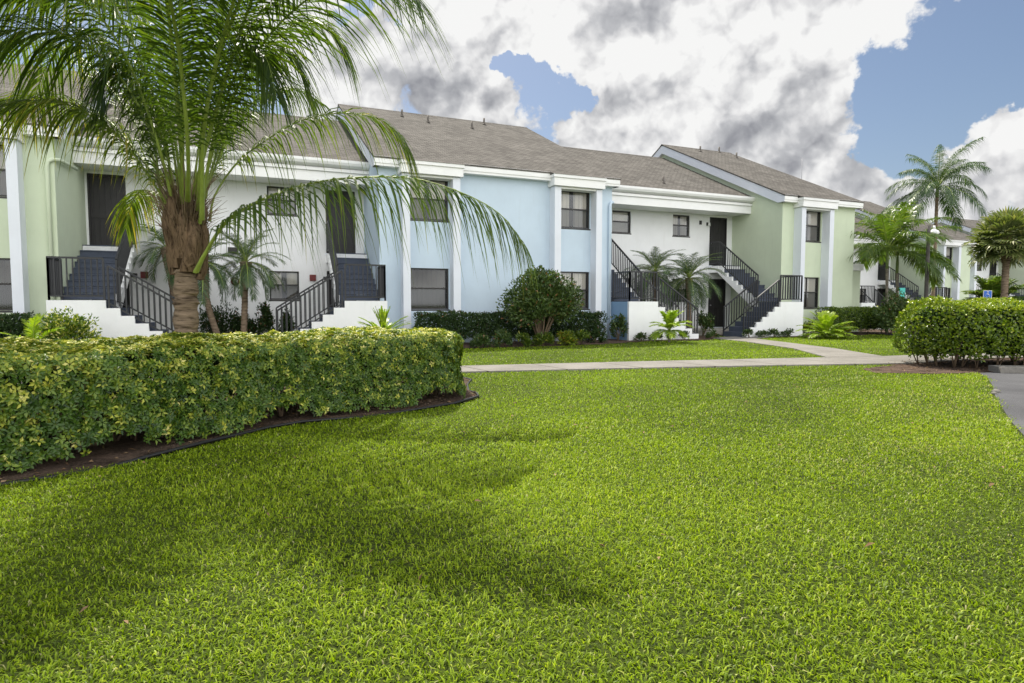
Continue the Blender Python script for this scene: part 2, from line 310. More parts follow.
def fastmesh(name, V, F, mats, lv=None, mi=None, smooth=False):
    me = bpy.data.meshes.new(name); nv, nf, k = len(V), len(F), F.shape[1]
    me.vertices.add(nv); me.vertices.foreach_set('co', V.astype(np.float32).ravel())
    me.loops.add(nf*k); me.loops.foreach_set('vertex_index', F.astype(np.int32).ravel())
    me.polygons.add(nf); me.polygons.foreach_set('loop_start', np.arange(0, nf*k, k, dtype=np.int32))
    if mi is not None: me.polygons.foreach_set('material_index', mi.astype(np.int32))
    for q in mats: me.materials.append(MATS[q])
    if lv is not None:
        a = me.attributes.new('lv', 'FLOAT', 'POINT'); a.data.foreach_set('value', lv.astype(np.float32))
    me.update(calc_edges=True)
    if smooth: me.polygons.foreach_set('use_smooth', np.ones(nf, bool))
    return me
def leaves(name, P, Dr, Nm, ln, wd, lv, mats, fold=.25):
    """many pointed leaves: base P, direction Dr, normal Nm; two folded triangles each side of the midrib"""
    Dr = nrm(Dr); S = nrm(np.cross(Dr, Nm)); Nn = np.cross(S, Dr); ln = np.asarray(ln).reshape(-1, 1); wd = np.asarray(wd).reshape(-1, 1)
    a = P; c = P+Dr*ln-Nn*ln*.12; mid = P+Dr*ln*.45; l = mid-S*wd*.5+Nn*wd*fold; r = mid+S*wd*.5+Nn*wd*fold
    V = np.stack([a, l, c, r], 1).reshape(-1, 3); i = np.arange(len(P))[:, None]*4
    F = np.concatenate([i+np.array([0, 2, 1]), i+np.array([0, 3, 2])], 0)
    return fastmesh(name, V, F, mats, np.repeat(lv, 4))
def rdir(n):
    v = RNG.normal(size=(n, 3)); return nrm(v)
def inpoly(x, y, poly):
    ins = np.zeros(len(x), bool); n = len(poly)
    for i in range(n):
        x0, y0 = poly[i]; x1, y1 = poly[(i+1) % n]
        c = ((y0 > y) != (y1 > y)) & (x < (x1-x0)*(y-y0)/((y1-y0) or 1e-9)+x0); ins ^= c
    return ins
def smooth_poly(poly, it=2):
    for _ in range(it):
        q = []
        for i in range(len(poly)):
            a, b_ = poly[i], poly[(i+1) % len(poly)]
            q += [(a[0]*.75+b_[0]*.25, a[1]*.75+b_[1]*.25), (a[0]*.25+b_[0]*.75, a[1]*.25+b_[1]*.75)]
        poly = q
    return poly
def spline(pts, n):
    pts = [Vector(p) for p in pts]; P = [pts[0]*2-pts[1]]+pts+[pts[-1]*2-pts[-2]]; o = []; m_ = len(pts)-1
    for i in range(n+1):
        u = i/n*m_; k = min(int(u), m_-1); t = u-k; a, b_, c, d = P[k:k+4]
        o.append(.5*((2*b_)+(c-a)*t+(2*a-5*b_+4*c-d)*t*t+(3*b_-a-3*c+d)*t**3))
    return o

# ---------------------------------------------------------------- ground, walks, beds
LAWNZ = 0.0
def sheet(name, poly, z, m_, thick=0):
    mb = MB()
    if thick: mb.prism(poly, 2, z-thick, z)
    else: mb.add([(x, y, z) for x, y in poly], [list(range(len(poly)))])
    if not thick:
        ar = sum(poly[i][0]*poly[(i+1) % len(poly)][1]-poly[(i+1) % len(poly)][0]*poly[i][1] for i in range(len(poly)))
        if ar < 0: mb.f[0] = mb.f[0][::-1]
    return mb.build(name, m_)
tag(sheet('ground', [(-900, -900), (900, -900), (900, 900), (-900, 900)], 0, 'lawn'), kind='structure')
SW = [(-12, -4.2), (0, -5.95), (8.47, -7.25), (11.79, -7.76), (15.09, -8.34), (18.3, -8.95), (20.5, -9.1), (26, -9.6), (26, -10.8), (20, -10.3), (17.3, -10.35), (16.5, -10.15), (14.0, -9.5), (11.08, -8.86), (8.13, -8.28), (0, -7.05), (-12, -5.3)]
tag(sheet('sidewalk', SW, .03, 'walk', .1), kind='structure')
PATH = [(22.9, -.6), (21.0, -.7), (20.0, -1.2), (19.6, -3.2), (18.5, -6.2), (16.9, -8.6), (18.4, -8.9), (19.6, -6.6), (20.75, -3.4), (21.2, -2.0), (23.3, -1.1)]
tag(sheet('path', PATH, .026, 'walk', .1), kind='structure')
ASPH = [(17.0, -11.75), (16.05, -12.45), (15.0, -13.1), (13.95, -13.7), (12.1, -14.85), (11.0, -15.6), (9.9, -17.0), (9.4, -19), (9, -24), (9, -60), (80, -60), (80, 3), (30, 3), (27, -6), (25.6, -10.5), (22.6, -14.9), (19.6, -13.3)]
tag(sheet('parking_lot', ASPH, .008, 'asphalt'), kind='structure')
BEDR = [(16.6, -10.4), (15.4, -10.6), (15.0, -11.2), (15.9, -11.75), (17.3, -12.0), (19.6, -13.35), (22.7, -15), (24.6, -12.7), (20.4, -9.9), (18.6, -9.6), (17.0, -9.9)]
BEDL = smooth_poly([(-1, -15.5), (2.0, -14.05), (3.1, -13.5), (3.75, -13.2), (4.35, -12.65), (4.9, -12.1), (5.6, -11.95), (6.4, -11.75), (7.05, -11.5), (7.45, -11.05), (7.5, -10.2), (8.0, -9.0), (7.4, -8.5), (5, -8.6), (2, -9.6), (-1, -11.2)], 1)
BEDF = [(-12, -2.3), (-3, -2.3), (0, -2.4), (4, -2.5), (8, -2.5), (10, -2.45), (13, -2.55), (14.6, -2.45), (15.6, -2.1), (16.6, -1.75), (17.6, -1.65), (18.3, -1.95), (19.3, -1.95), (19.8, -1.5), (20, -1.2), (21, -.7), (20.6, 2.8), (-12, 2.8)]
BEDG = [(21.7, -1.35), (24.4, -1.75), (26, -1.7), (28.5, -1.6), (31, -1.2), (33, 0), (33, 3), (21.7, 2.8)]
for P_ in (BEDR, BEDL, BEDF, BEDG): tag(sheet('mulch_bed', P_, .012, 'mulch'), kind='structure')
mb = MB()                                                # kerb along the parking lot
kp = [(17.15, -11.95), (18.2, -12.55), (19.6, -13.45), (22.7, -15.1)]
for i in range(3):
    a, b_ = Vector(kp[i]), Vector(kp[i+1]); d = (b_-a).normalized(); n_ = Vector((-d.y, d.x))*.17
    mb.prism([tuple(a-n_), tuple(b_-n_), tuple(b_+n_), tuple(a+n_)], 2, 0, .12)
tag(mb.build('kerb', 'concrete'), kind='structure')
mb = MB()                                                # black landscape edging round the hedge bed
e_ = [p for p in BEDL if p[0] > 0 and p[1] < -8.8]
e_.sort(key=lambda p: p[0])
near = [p for p in BEDL if (p[1] < -11.0+.0*p[0] or p[0] > 7) and p[0] > .5]
pts = [Vector((x, y, .035+.012*math.sin(3*x))) for x, y in near]
mb.tube([p+Vector((random.uniform(-.02, .02), random.uniform(-.02, .02), random.uniform(-.03, .0))) for p in pts], .016, 6, cap=True); tag(mb.build('bed_edging', 'edging'), 'black plastic landscape edging curving along the front of the near hedge bed', 'edging')

# ---------------------------------------------------------------- grass blades
def excl(x, y):
    k = np.ones(len(x), bool)
    jx = x+.05*np.sin(y*9+x*4)+RNG.normal(0, .025, len(x)); jy = y+.05*np.sin(x*8-y*5)+RNG.normal(0, .025, len(x))
    for P_ in (SW, PATH, ASPH, BEDR, BEDL, BEDF, BEDG): k &= ~inpoly(jx, jy, P_)
    k &= ~(y > 0.0)
    return k
def grass(n, z0, z1, power, hsc, name, sig=.24, dryf=.045):
    # density falls with distance from where one stands; covers a wedge wider than the frame
    zz = np.linspace(z0, z1, 400); dn = np.where(zz < 5, (5/zz)**.6, (5/zz)**2)*(1.03*zz+.9); cd_ = np.cumsum(dn); cd_ = (cd_-cd_[0])/(cd_[-1]-cd_[0])
    Z = np.interp(RNG.random(n), cd_, zz); s = RNG.uniform(-1, 1, n)*(1.03*Z+.9)
    x = CAM.x+math.sin(YAW)*Z+math.cos(YAW)*s; y = CAM.y+math.cos(YAW)*Z-math.sin(YAW)*s
    k = excl(x, y); x, y, Z = x[k], y[k], Z[k]; n = len(x)
    ph = RNG.uniform(0, 2*math.pi, n); lean = RNG.uniform(.35, 1.6, n)
    patch = np.sin(x*1.3+np.sin(y*1.7)*1.5)*np.sin(y*1.1+1.3*np.sin(x*.9))*.5+np.sin(x*4.1+2*np.sin(y*3.3))*np.sin(y*5.3+x)*.35
    h = (.011+.025*RNG.random(n)**1.3)*(1+.35*patch)*hsc(Z); wd = (.0036+.0038*RNG.random(n))*np.maximum(1, Z/3.6)**.75
    d = np.stack([np.cos(ph), np.sin(ph), np.zeros(n)], 1); sd = np.stack([-np.sin(ph), np.cos(ph), np.zeros(n)], 1); up = np.array([0, 0, 1.])
    b0 = np.stack([x, y, np.zeros(n)-.003], 1)
    m1 = b0+up*h[:, None]*.62+d*(h*lean*.30)[:, None]; tp = b0+up*(h*(1.05-.32*lean))[:, None]+d*(h*lean*.95)[:, None]
    w2 = sd*wd[:, None]*.5
    V = np.stack([b0-w2, b0+w2, m1+w2*.9, m1-w2*.9, tp], 1).reshape(-1, 3); i = np.arange(n)[:, None]*5
    F = np.concatenate([i+np.array([0, 1, 2]), i+np.array([0, 2, 3]), i+np.array([3, 2, 4])], 0)
    dry = np.clip((x-9.5)/5, 0, 1)*np.clip((-y-10)/4, 0, 1)*(.5+.5*np.sin(x*2.3+y*3.1))
    dry = np.maximum(dry, np.clip(1-np.abs(np.hypot(x-12.5, y+14.2))/1.6, 0, 1)*.8)
    big = np.sin(x*.55+1.7*np.sin(y*.42+1))*np.sin(y*.6+1.4*np.sin(x*.37))
    dry = np.maximum(dry, np.clip(1-np.hypot((x-9.9)/1.9, (y+15.4)/1.3), 0, 1)*.75*(.6+.4*np.sin(x*5+y*4)))
    lv = np.clip(.48+.10*patch+.13*big+RNG.normal(0, 1, n)*sig*np.clip(6/Z, .35, 1), .0, .87); lv = np.where(RNG.random(n) < dryf+.3*dry, RNG.uniform(.9, 1, n), lv)
    return fastmesh(name, V, F, ['grass'], np.repeat(lv, 5))
tag(link('grass', grass(740000, 1.5, 26, 1, lambda Z: .9+.02*Z, 'grass', .20, .03)), kind='stuff')
n = 130; x = RNG.uniform(3, 14, n); y = RNG.uniform(-17, -8.5, n); k = excl(x, y); x, y = x[k], y[k]; n = len(x); dd = rdir(n); dd[:, 2] *= .2; nm = rdir(n)*.4; nm[:, 2] = 1
tag(link('fallen_leaves', leaves('fallen_leaves', np.stack([x, y, np.full(n, .035)], 1), dd, nm, RNG.uniform(.03, .07, n), RNG.uniform(.012, .028, n), RNG.uniform(.5, 1, n), ['litter'])), kind='stuff')
# leaf litter on beds
n = 5000; x = RNG.uniform(0, 24, n); y = RNG.uniform(-15, -8, n); k = inpoly(x, y, BEDL) | inpoly(x, y, BEDR); x, y = x[k], y[k]; n = len(x)
dd = rdir(n); dd[:, 2] *= .15; nm = rdir(n)*.5; nm[:, 2] = 1
tag(link('leaf_litter', leaves('leaf_litter', np.stack([x, y, np.full(n, .02)+RNG.random(n)*.02], 1), dd, nm, RNG.uniform(.03, .08, n), RNG.uniform(.012, .03, n), RNG.random(n), ['litter'])), kind='stuff')
# ---------------------------------------------------------------- the apartment buildings
SLOPE = .483; RY = 7.9
CACHE = {}
def holes_wall(mb, x0, x1, z0, z1, y0, y1, holes, mi=0):
    xs = sorted({x0, x1, *[h[0] for h in holes], *[h[1] for h in holes]}); xs = [x for x in xs if x0 <= x <= x1]
    for a, b_ in zip(xs, xs[1:]):
        hs = sorted([(h[2], h[3]) for h in holes if h[0] < (a+b_)/2 < h[1]]); z = z0
        for p, q in hs:
            if p > z: mb.box(a, b_, y0, y1, z, p, mi)
            z = q
        if z < z1: mb.box(a, b_, y0, y1, z, z1, mi)
def window(root, x0, x1, z0, z1, y, style, label=None):
    wd, ht = round(x1-x0, 3), round(z1-z0, 3); key = ('win', wd, ht, style)
    if key not in CACHE:
        f = MB(); t_ = .045
        f.box(0, t_, .02, .10, 0, ht); f.box(wd-t_, wd, .02, .10, 0, ht); f.box(t_, wd-t_, .02, .10, 0, t_); f.box(t_, wd-t_, .02, .10, ht-t_, ht)
        f.box(t_, wd-t_, .03, .09, ht*.49, ht*.49+.05); f.box(-.03, wd+.03, -.035, .019, -.05, -.003)
        if style == 'slider': f.box(wd*.5-.02, wd*.5+.02, .035, .085, t_, ht-t_)
        g1 = MB(); g1.add([(t_, .057, ht*.49+.05), (wd-t_, .057, ht*.49+.05), (wd-t_, .057, ht-t_), (t_, .057, ht-t_)], [(0, 1, 2, 3)])
        g2 = MB(); g2.add([(t_, .057, t_), (wd-t_, .057, t_), (wd-t_, .057, ht*.49), (t_, .057, ht*.49)], [(0, 1, 2, 3)])
        c = MB(); n_ = int(wd/.045)
        if style in ('drape', 'slider', 'dark'):
            for i in range(n_):                          # folds of a curtain / vertical blind slats
                a = t_+(wd-2*t_)*i/n_; b_ = t_+(wd-2*t_)*(i+1)/n_; md = (a+b_)/2; yy = .125+.012*math.sin(i*1.7)
                if style == 'drape' and abs((md/wd)-.5) < .07: continue
                c.add([(a, yy+.02, 0), (md, yy-.015, 0), (b_, yy+.02, 0), (a, yy+.02, ht), (md, yy-.015, ht), (b_, yy+.02, ht)], [(0, 1, 4, 3), (1, 2, 5, 4)])
        else:
            for i in range(int(ht/.05)):
                c.box(t_, wd-t_, .15, .155, i*.05, i*.05+.043)
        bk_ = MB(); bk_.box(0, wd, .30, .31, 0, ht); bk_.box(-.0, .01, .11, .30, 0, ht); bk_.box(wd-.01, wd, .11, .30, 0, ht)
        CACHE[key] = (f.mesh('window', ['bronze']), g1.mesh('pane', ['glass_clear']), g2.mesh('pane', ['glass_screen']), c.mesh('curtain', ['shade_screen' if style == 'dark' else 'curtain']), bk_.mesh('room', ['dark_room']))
    a, b1, b2, c, d = CACHE[key]
    f = link('window', a, root, (x0, y, z0)); link('pane', b1, f); link('pane', b2, f); link('curtain', c, f); link('room_lining', d, f)
    if label: f['label'] = label
    return f
def door(root, x0, x1, z0, z1, y, side):
    f = MB(); f.box(x0, x0+.05, y-.03, y+.08, z0, z1); f.box(x1-.05, x1, y-.03, y+.08, z0, z1); f.box(x0+.05, x1-.05, y-.03, y+.08, z1-.05, z1)
    f.box(x0+.05, x1-.05, y+.03, y+.07, z0+.03, z1-.05)
    wd = x1-x0-.1; h = z1-z0
    for i in range(6):                                   # screen-door slats and kick rail
        xx = x0+.05+wd*(i+.5)/6; f.box(xx-.012, xx+.012, y+.012, y+.029, z0+.06, z1-.1)
    f.box(x0+.05, x1-.05, y+.008, y+.029, z0+h*.40, z0+h*.46)
    o = f.build('door', 'door', root); k = MB(); hx = x0+.13 if side > 0 else x1-.13
    k.tube([(hx, y+.03, z0+1.0), (hx, y-.03, z0+1.0)], [.012, .012], 8); k.tube([(hx, y-.03, z0+1.0), (hx, y-.07, z0+1.0)], [.03, .022], 8); k.build('handle', 'metal_grey', o)
    s = MB(); s.box(x0-.04, x1+.04, y-.12, y-.031, z0-.05, z0+.012); s.build('threshold', 'trim_cool', o)
def railing(parent, segs, h=1.02, lit=False):
    """segs: (p0, p1) walking-line ends; square posts, top and bottom rails, balusters"""
    mb = MB()
    for p0, p1, posts in segs:
        a, b_ = Vector(p0), Vector(p1); up = Vector((0, 0, 1)); Ln = (Vector((b_.x-a.x, b_.y-a.y, 0))).length; n_ = max(2, round(Ln/.125))
        mb.bar(a+up*h, b_+up*h, .052, .045); mb.bar(a+up*.10, b_+up*.10, .035, .035)
        for i in range(1, n_):
            q = a.lerp(b_, i/n_); mb.bar(q+up*.1, q+up*(h-.015), .027)
        for i, q in enumerate((a, b_)):
            if posts[i]: mb.bar(q-up*(.02 if posts[i] == 1 else posts[i]), q+up*(h-.005), .042)
    return mb.build('railing', 'rail', parent)
LZ, FZ, BY = 1.36, 2.98, 2.85
def staircase(root, xc, s, sidecol='white', shutwall=False):
    X = lambda d: xc+s*d
    st = MB(); rz = LZ/7
    st.box(X(.02), X(1.2), -1.06, -.02, LZ-.12, LZ)                       # landing tread slab
    for i in range(6):
        a = 1.2+.30*i; st.box(X(a), X(a+.30), -1.055, -.03, LZ-rz*(i+1)-.14 if LZ-rz*(i+1) > .2 else 0, LZ-rz*(i+1))
        st.box(X(a-.001), X(a-.018), -1.055, -.03, LZ-rz*(i+1)+.0, LZ-rz*i-.03)
    n_ = 9; rz2 = (FZ-LZ)/n_
    for i in range(8):
        y0 = .28*i; z = LZ+rz2*(i+1); st.box(X(.015), X(1.19), y0, y0+.28, z-.16, z); st.box(X(.015), X(1.19), y0-.02, y0-.001, z-.03, z)
    st.box(X(.015), X(1.19), 2.24, 2.845, FZ-.03, FZ)
    o = st.build('staircase', 'slate', root)
    wl = MB()                                                            # stepped front wall, stringer, landing walls
    poly = [(X(0.0), 0), (X(0.0), LZ-.005), (X(1.2), LZ-.005)]
    for i in range(6): poly += [(X(1.2+.30*i), LZ-rz*(i+1)-.005), (X(1.2+.30*(i+1)), LZ-rz*(i+1)-.005)]
    poly += [(X(3.0), 0)]
    wl.prism(poly, 1, -1.16, -1.062)
    poly = [(2.845, FZ-.035), (2.24, FZ-.035)]
    for i in range(8): poly += [(2.24-.28*i, FZ-rz2*(i+1)-.005), (2.24-.28*(i+1), FZ-rz2*(i+1)-.005)]
    poly += [(0, LZ-.25), (.18, LZ-.25), (2.3, FZ-.32), (2.845, FZ-.32)]
    poly = [p for i, p in enumerate(poly) if i == 0 or (abs(p[0]-poly[i-1][0])+abs(p[1]-poly[i-1][1])) > 1e-4]
    wl.prism(poly, 0, X(1.2), X(1.29)); wl.box(X(.015), X(1.19), 2.24, 2.84, FZ-.18, FZ-.034)
    wl.box(X(.105), X(1.19), -1.055, -.02, LZ-.25, LZ-.125)
    wl.build('stair_wall', 'white', o)
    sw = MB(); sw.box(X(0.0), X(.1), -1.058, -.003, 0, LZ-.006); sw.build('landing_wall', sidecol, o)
    railing(o, [((X(.05), -.06, LZ), (X(.05), -1.10, LZ), (1, 1)), ((X(.05), -1.10, LZ), (X(1.17), -1.10, LZ), (1, 1))])
    railing(o, [((X(1.26), -1.10, LZ-.18), (X(2.98), -1.10, LZ-.18-.30*0-1.72*rz/.30), (1, .12))])
    railing(o, [((X(1.30), -.04, LZ-.14), (X(2.98), -.04, LZ-.14-1.68*rz/.30), (1, .12))])
    railing(o, [((X(1.245), -.02, LZ+.05), (X(1.245), 2.2, FZ-.02), (.1, 1)), ((X(1.245), 2.2, FZ), (X(1.245), 2.82, FZ), (0, 1))])
    return o
def bay(root, xc, s, colr, wcol):
    X = lambda d: xc+s*d
    for d0, d1 in ((.64, .87), (2.24, 2.48)):
        p = MB(); p.box(X(d0), X(d1), -.40, -.001, 0, 5.22); p.build('pilaster', 'trim_cool', root)
    c = MB(); c.box(X(.58), X(2.55), -.50, -.003, 5.235, 5.50); c.box(X(.55), X(2.58), -.54, -.003, 5.50, 5.60)
    c.box(X(.87), X(2.24), -.38, -.004, 5.16, 5.23)
    c.build('bay_cap', 'trim', root)
    r = MB(); x0, x1 = sorted((X(.53), X(2.60))); r.prism([(-.56, 5.602), (-.0, 5.80), (-.0, 5.602)], 0, x0, x1); r.build('roof', 'shingle', root)
def block(root, x0, x1, wallmat, bays, left_gable=True, right_gable=True, depth=15.8):
    """a gabled block; bays: (corner x, direction)"""
    f = MB(); H = []
    for xc, s in bays:
        a, b_ = sorted((xc+s*.90, xc+s*2.2)); H += [(a, b_, 1.10, 2.40), (a, b_, 3.91, 5.20)]
    holes_wall(f, x0, x1, 0, 5.49, 0, .2, H)
    g = []
    for xx, on in ((x0, left_gable), (x1-.2, right_gable)):
        poly = [(.2, 0), (depth, 0), (depth, 5.42), (RY, 5.50+SLOPE*RY), (.2, 5.52)]
        f.prism(poly, 0, xx, xx+.2)
    f.build('wall', wallmat, root)
    r = MB(); e0 = 5.70; zz = lambda y: e0+SLOPE*(y+.25) if y < RY else e0+SLOPE*(RY+.25)-SLOPE*(y-RY)
    yb = depth+.3
    r.prism([(-.27, zz(-.27)-.05), (RY, zz(RY)-.05), (yb, zz(yb)-.05), (yb, zz(yb)), (RY, zz(RY)), (-.27, zz(-.27))], 0, x0-.2, x1+.2)
    ro = r.build('roof', 'shingle', root)
    cp = MB(); cp.prism([(RY-.16, zz(RY-.16)+.003), (RY, zz(RY)+.02), (RY+.16, zz(RY+.16)+.003)], 0, x0-.2, x1+.2); cp.build('ridge_cap', 'shingle', ro)
    fa = MB(); fa.box(x0-.16, x1+.16, -.24, -.002, 5.42, 5.50); fa.box(x0-.17, x1+.17, -.26, -.002, 5.50, 5.70); fa.build('fascia', 'trim', root)
    for xx, sgn, on in ((x0, -1, left_gable), (x1, 1, right_gable)):
        if not on: continue
        k = MB(); a, b_ = sorted((xx+sgn*.003, xx+sgn*.175))
        k.prism([(-.235, zz(-.235)-.055), (RY, zz(RY)-.055), (yb, zz(yb)-.055), (yb, zz(yb)-.42), (RY, zz(RY)-.46), (.1, 5.42), (-.235, 5.42)], 0, a, b_)
        k.build('rake_board', 'trim_cool', root)
    for xc, s in bays:
        bay(root, xc, s, wallmat, None); a, b_ = sorted((xc+s*.90, xc+s*2.2))
        window(root, a, b_, 3.91, 5.20, .03, 'drape'); window(root, a, b_, 1.10, 2.40, .03, 'dark' if xc < 10 else 'slider')
    return zz
def recess(root, x0, x1, sides, upw, loww, lcol, rcol):
    f = MB(); H = [(x0+a, x0+b_, 4.23, 5.14) for a, b_ in upw]+[(x0+a, x0+b_, 1.41, 2.36) for a, b_ in loww]
    dl, dr = (x0+.06, x0+1.04), (x1-1.28, x1-.30)
    H += [(*dl, FZ, 5.14), (*dr, FZ, 5.14), (*dl, .22, 2.40), (*dr, .22, 2.40)]
    holes_wall(f, x0, x1, 0, 5.3, BY, BY+.2, H); f.build('wall', 'white', root)
    for a in H[:len(upw)+len(loww)]: window(root, a[0], a[1], a[2], a[3], BY+.03, 'blind' if a[0] < x0+4 else 'drape')
    for dd_, sd in ((dl, -1), (dr, 1)):
        for z0, z1 in ((FZ, 5.14), (.22, 2.40)): door(root, *dd_, z0, z1, BY+.03, sd)
    c = MB(); c.box(x0+.003, x1-.003, 1.86, BY-.003, 5.22, 5.26); c.build('soffit', 'trim', root)
    fs = MB(); fs.box(x0+.003, x1-.003, 1.72, 1.858, 5.20, 5.52); fs.box(x0+.003, x1-.003, 1.66, 1.858, 5.525, 5.62); fs.build('fascia', 'trim', root)
    g_ = MB(); g_.prism([(1.50, 5.88), (1.50, 5.80), (1.54, 5.72), (1.65, 5.66), (1.75, 5.66), (1.75, 5.88)], 0, x0+.003, x1-.003); g_.box(x0+.003, x1-.003, 1.752, 1.858, 5.623, 5.84); g_.build('gutter', 'trim', root)
    e0 = 5.90; zz = lambda y: e0+SLOPE*(y-1.62) if y < RY else e0+SLOPE*(RY-1.62)-SLOPE*(y-RY)
    r = MB(); r.prism([(1.62, zz(1.62)-.04), (RY, zz(RY)-.04), (14.2, zz(14.2)-.04), (14.2, zz(14.2)), (RY, zz(RY)), (1.62, zz(1.62))], 0, x0+.003, x1-.003); ro = r.build('roof', 'shingle', root)
    cp = MB(); cp.prism([(RY-.16, zz(RY-.16)+.003), (RY, zz(RY)+.02), (RY+.16, zz(RY+.16)+.003)], 0, x0+.003, x1-.003); cp.build('ridge_cap', 'shingle', ro)
    fl = MB(); fl.box(x0+.003, x1-.003, .8, BY-.003, 0, .2); fl.build('entry_slab', 'slab', root)
    if 'L' in sides: staircase(root, x0+.004, 1, lcol)
    if 'R' in sides: staircase(root, x1-.004, -1, rcol)
    return zz
def vent_pipe(root, x, y, zz, h=.28):
    m_ = MB(); z = zz(y); m_.tube([(x, y, z-.1), (x, y, z+h)], [.045, .045], 8); m_.tube([(x, y, z-.02), (x, y, z+.05)], [.09, .06], 8); m_.build('vent_pipe', 'vent', root)
def wall_lamp(root, x, y, z):
    m_ = MB(); m_.box(x-.05, x+.05, y-.03, y-.002, z-.07, z+.07); m_.tube([(x, y-.03, z), (x, y-.12, z+.03)], [.015, .015], 6); o = m_.build('wall_lamp', 'bronze', root)
    s_ = MB(); s_.tube([(x, y-.13, z+.05), (x, y-.13, z-.10)], [.04, .06], 8); s_.build('lamp_shade', 'lampwhite', o)
def flood(root, x, y, z):
    m_ = MB(); m_.box(x-.13, x+.13, y-.14, y-.002, z-.02, z+.06); m_.box(x-.15, x+.15, y-.20, y-.142, z-.10, z+.10); m_.build('floodlight', 'bronze', root)

B1 = thing('apartment_building', (0, 0, 0), 'long two storey blue, white and pale green apartment building filling the middle of the photo', 'building')
XB0, XB1, XG = 8.12, 16.40, 24.55
zzb = block(B1, -4.6, 0, 'green', [(0, -1)])
block(B1, XB0, XB1, 'blue', [(XB0, 1), (XB1, -1)])
zzg = block(B1, XG, 28.76, 'green', [(XG, 1)])
zzm = recess(B1, 0, XB0, 'LR', [(1.9, 2.8), (5.0, 5.9)], [(2.1, 3.03), (5.01, 5.94)], 'white', 'white')
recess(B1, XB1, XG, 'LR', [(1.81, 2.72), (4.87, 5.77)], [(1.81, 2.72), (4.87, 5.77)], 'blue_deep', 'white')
mb = MB(); mb.box(28.763, 29.9, .5, 6, 0, 2.78); mb.build('wall', 'green', B1)
mb = MB(); mb.box(28.763, 30.0, .42, 6.1, 2.783, 3.08); mb.build('parapet', 'trim', B1)
for x, y in ((10.39, 6.85), (11.34, 6.22), (13.21, 6.05), (14.23, 7.33)): vent_pipe(B1, x, y, zzb)
for x, y in ((28.0, 7.7), (28.2, 6.6), (26.3, 7.2)): vent_pipe(B1, x, y, zzg)
vent_pipe(B1, 20.55, 2.6, zzm, .3); vent_pipe(B1, 3.1, 5.4, zzm)
for xx, s in ((XB1-.12, 1), (-.14, 1)):                                   # downspouts beside the stair recesses
    mb = MB(); mt_ = 'blue' if xx > 5 else 'green'
    mb.tube([(xx, -.055, 0), (xx, -.055, 4.72), (xx+.03, -.055, 4.84), (xx+.12, -.03, 4.90), (xx+.24, .12, 4.92), (xx+.24, 1.6, 5.0)], .05, 8); mb.build('downspout', mt_, B1)
wall_lamp(B1, XG-1.42, BY, 4.82)
mb = MB(); mb.box(XG-1.86, XG-1.74, BY-.03, BY-.002, 4.78, 4.95); mb.build('address_plate', 'bronze', B1)
for x in (1.45, 6.38): 
    mb = MB(); mb.box(x-.1, x+.1, BY-.06, BY-.002, 2.06, 2.26); mb.build('fire_alarm', 'red', B1)
mb = MB(); mb.box(6.72, 6.88, BY-.10, BY-.002, 2.10, 2.2); mb.build('sensor_light', 'bronze', B1)
mb = MB(); mb.box(.98+.12, 1.26, BY-.10, BY-.002, 2.10, 2.2); mb.build('sensor_light', 'bronze', B1)
flood(B1, 3.95, BY, 2.98)
mb = MB(); mb.tube([(3.98, BY-.03, 2.0), (3.98, BY-.002, 2.0)], [.13, .13], 20, flat=1); o = mb.build('alarm_bell', 'red', B1)
mb = MB(); mb.tube([(3.98, BY-.05, 2.0), (3.98, BY-.031, 2.0)], [.075, .085], 16); mb.build('bell_dome', 'lampwhite', o)

B2 = thing('apartment_building', (22, 8, 0), 'pale green and white building just beyond the long blue one, seen between palm stems', 'building', 'buildings beyond the long blue one')
block(B2, 12.2, 16.4, 'green', [(16.4, -1)]); recess(B2, 16.4, 24.55, 'LR', [(1.81, 2.72), (4.87, 5.77)], [(1.81, 2.72), (4.87, 5.77)], 'white', 'white')
block(B2, 24.55, 28.76, 'green', [(24.55, 1)])
mb = MB(); mb.tube([(20.3, 7.0, 8.3), (20.3, 7.0, 12.2)], [.03, .012], 6); mb.build('antenna', 'metal_grey', B2)
B3 = thing('apartment_building', (41.0, 11.4, 0), 'farthest pale building at the right edge, its long white gable edge behind the fan palm', 'building', 'buildings beyond the long blue one')
recess(B3, 16.4, 24.55, 'LR', [(1.81, 2.72), (4.87, 5.77)], [(1.81, 2.72), (4.87, 5.77)], 'white', 'white')
block(B3, 24.55, 32.8, 'pale_green', [(24.55, 1), (32.8, -1)]); block(B3, 12.2, 16.4, 'green', [(16.4, -1)])
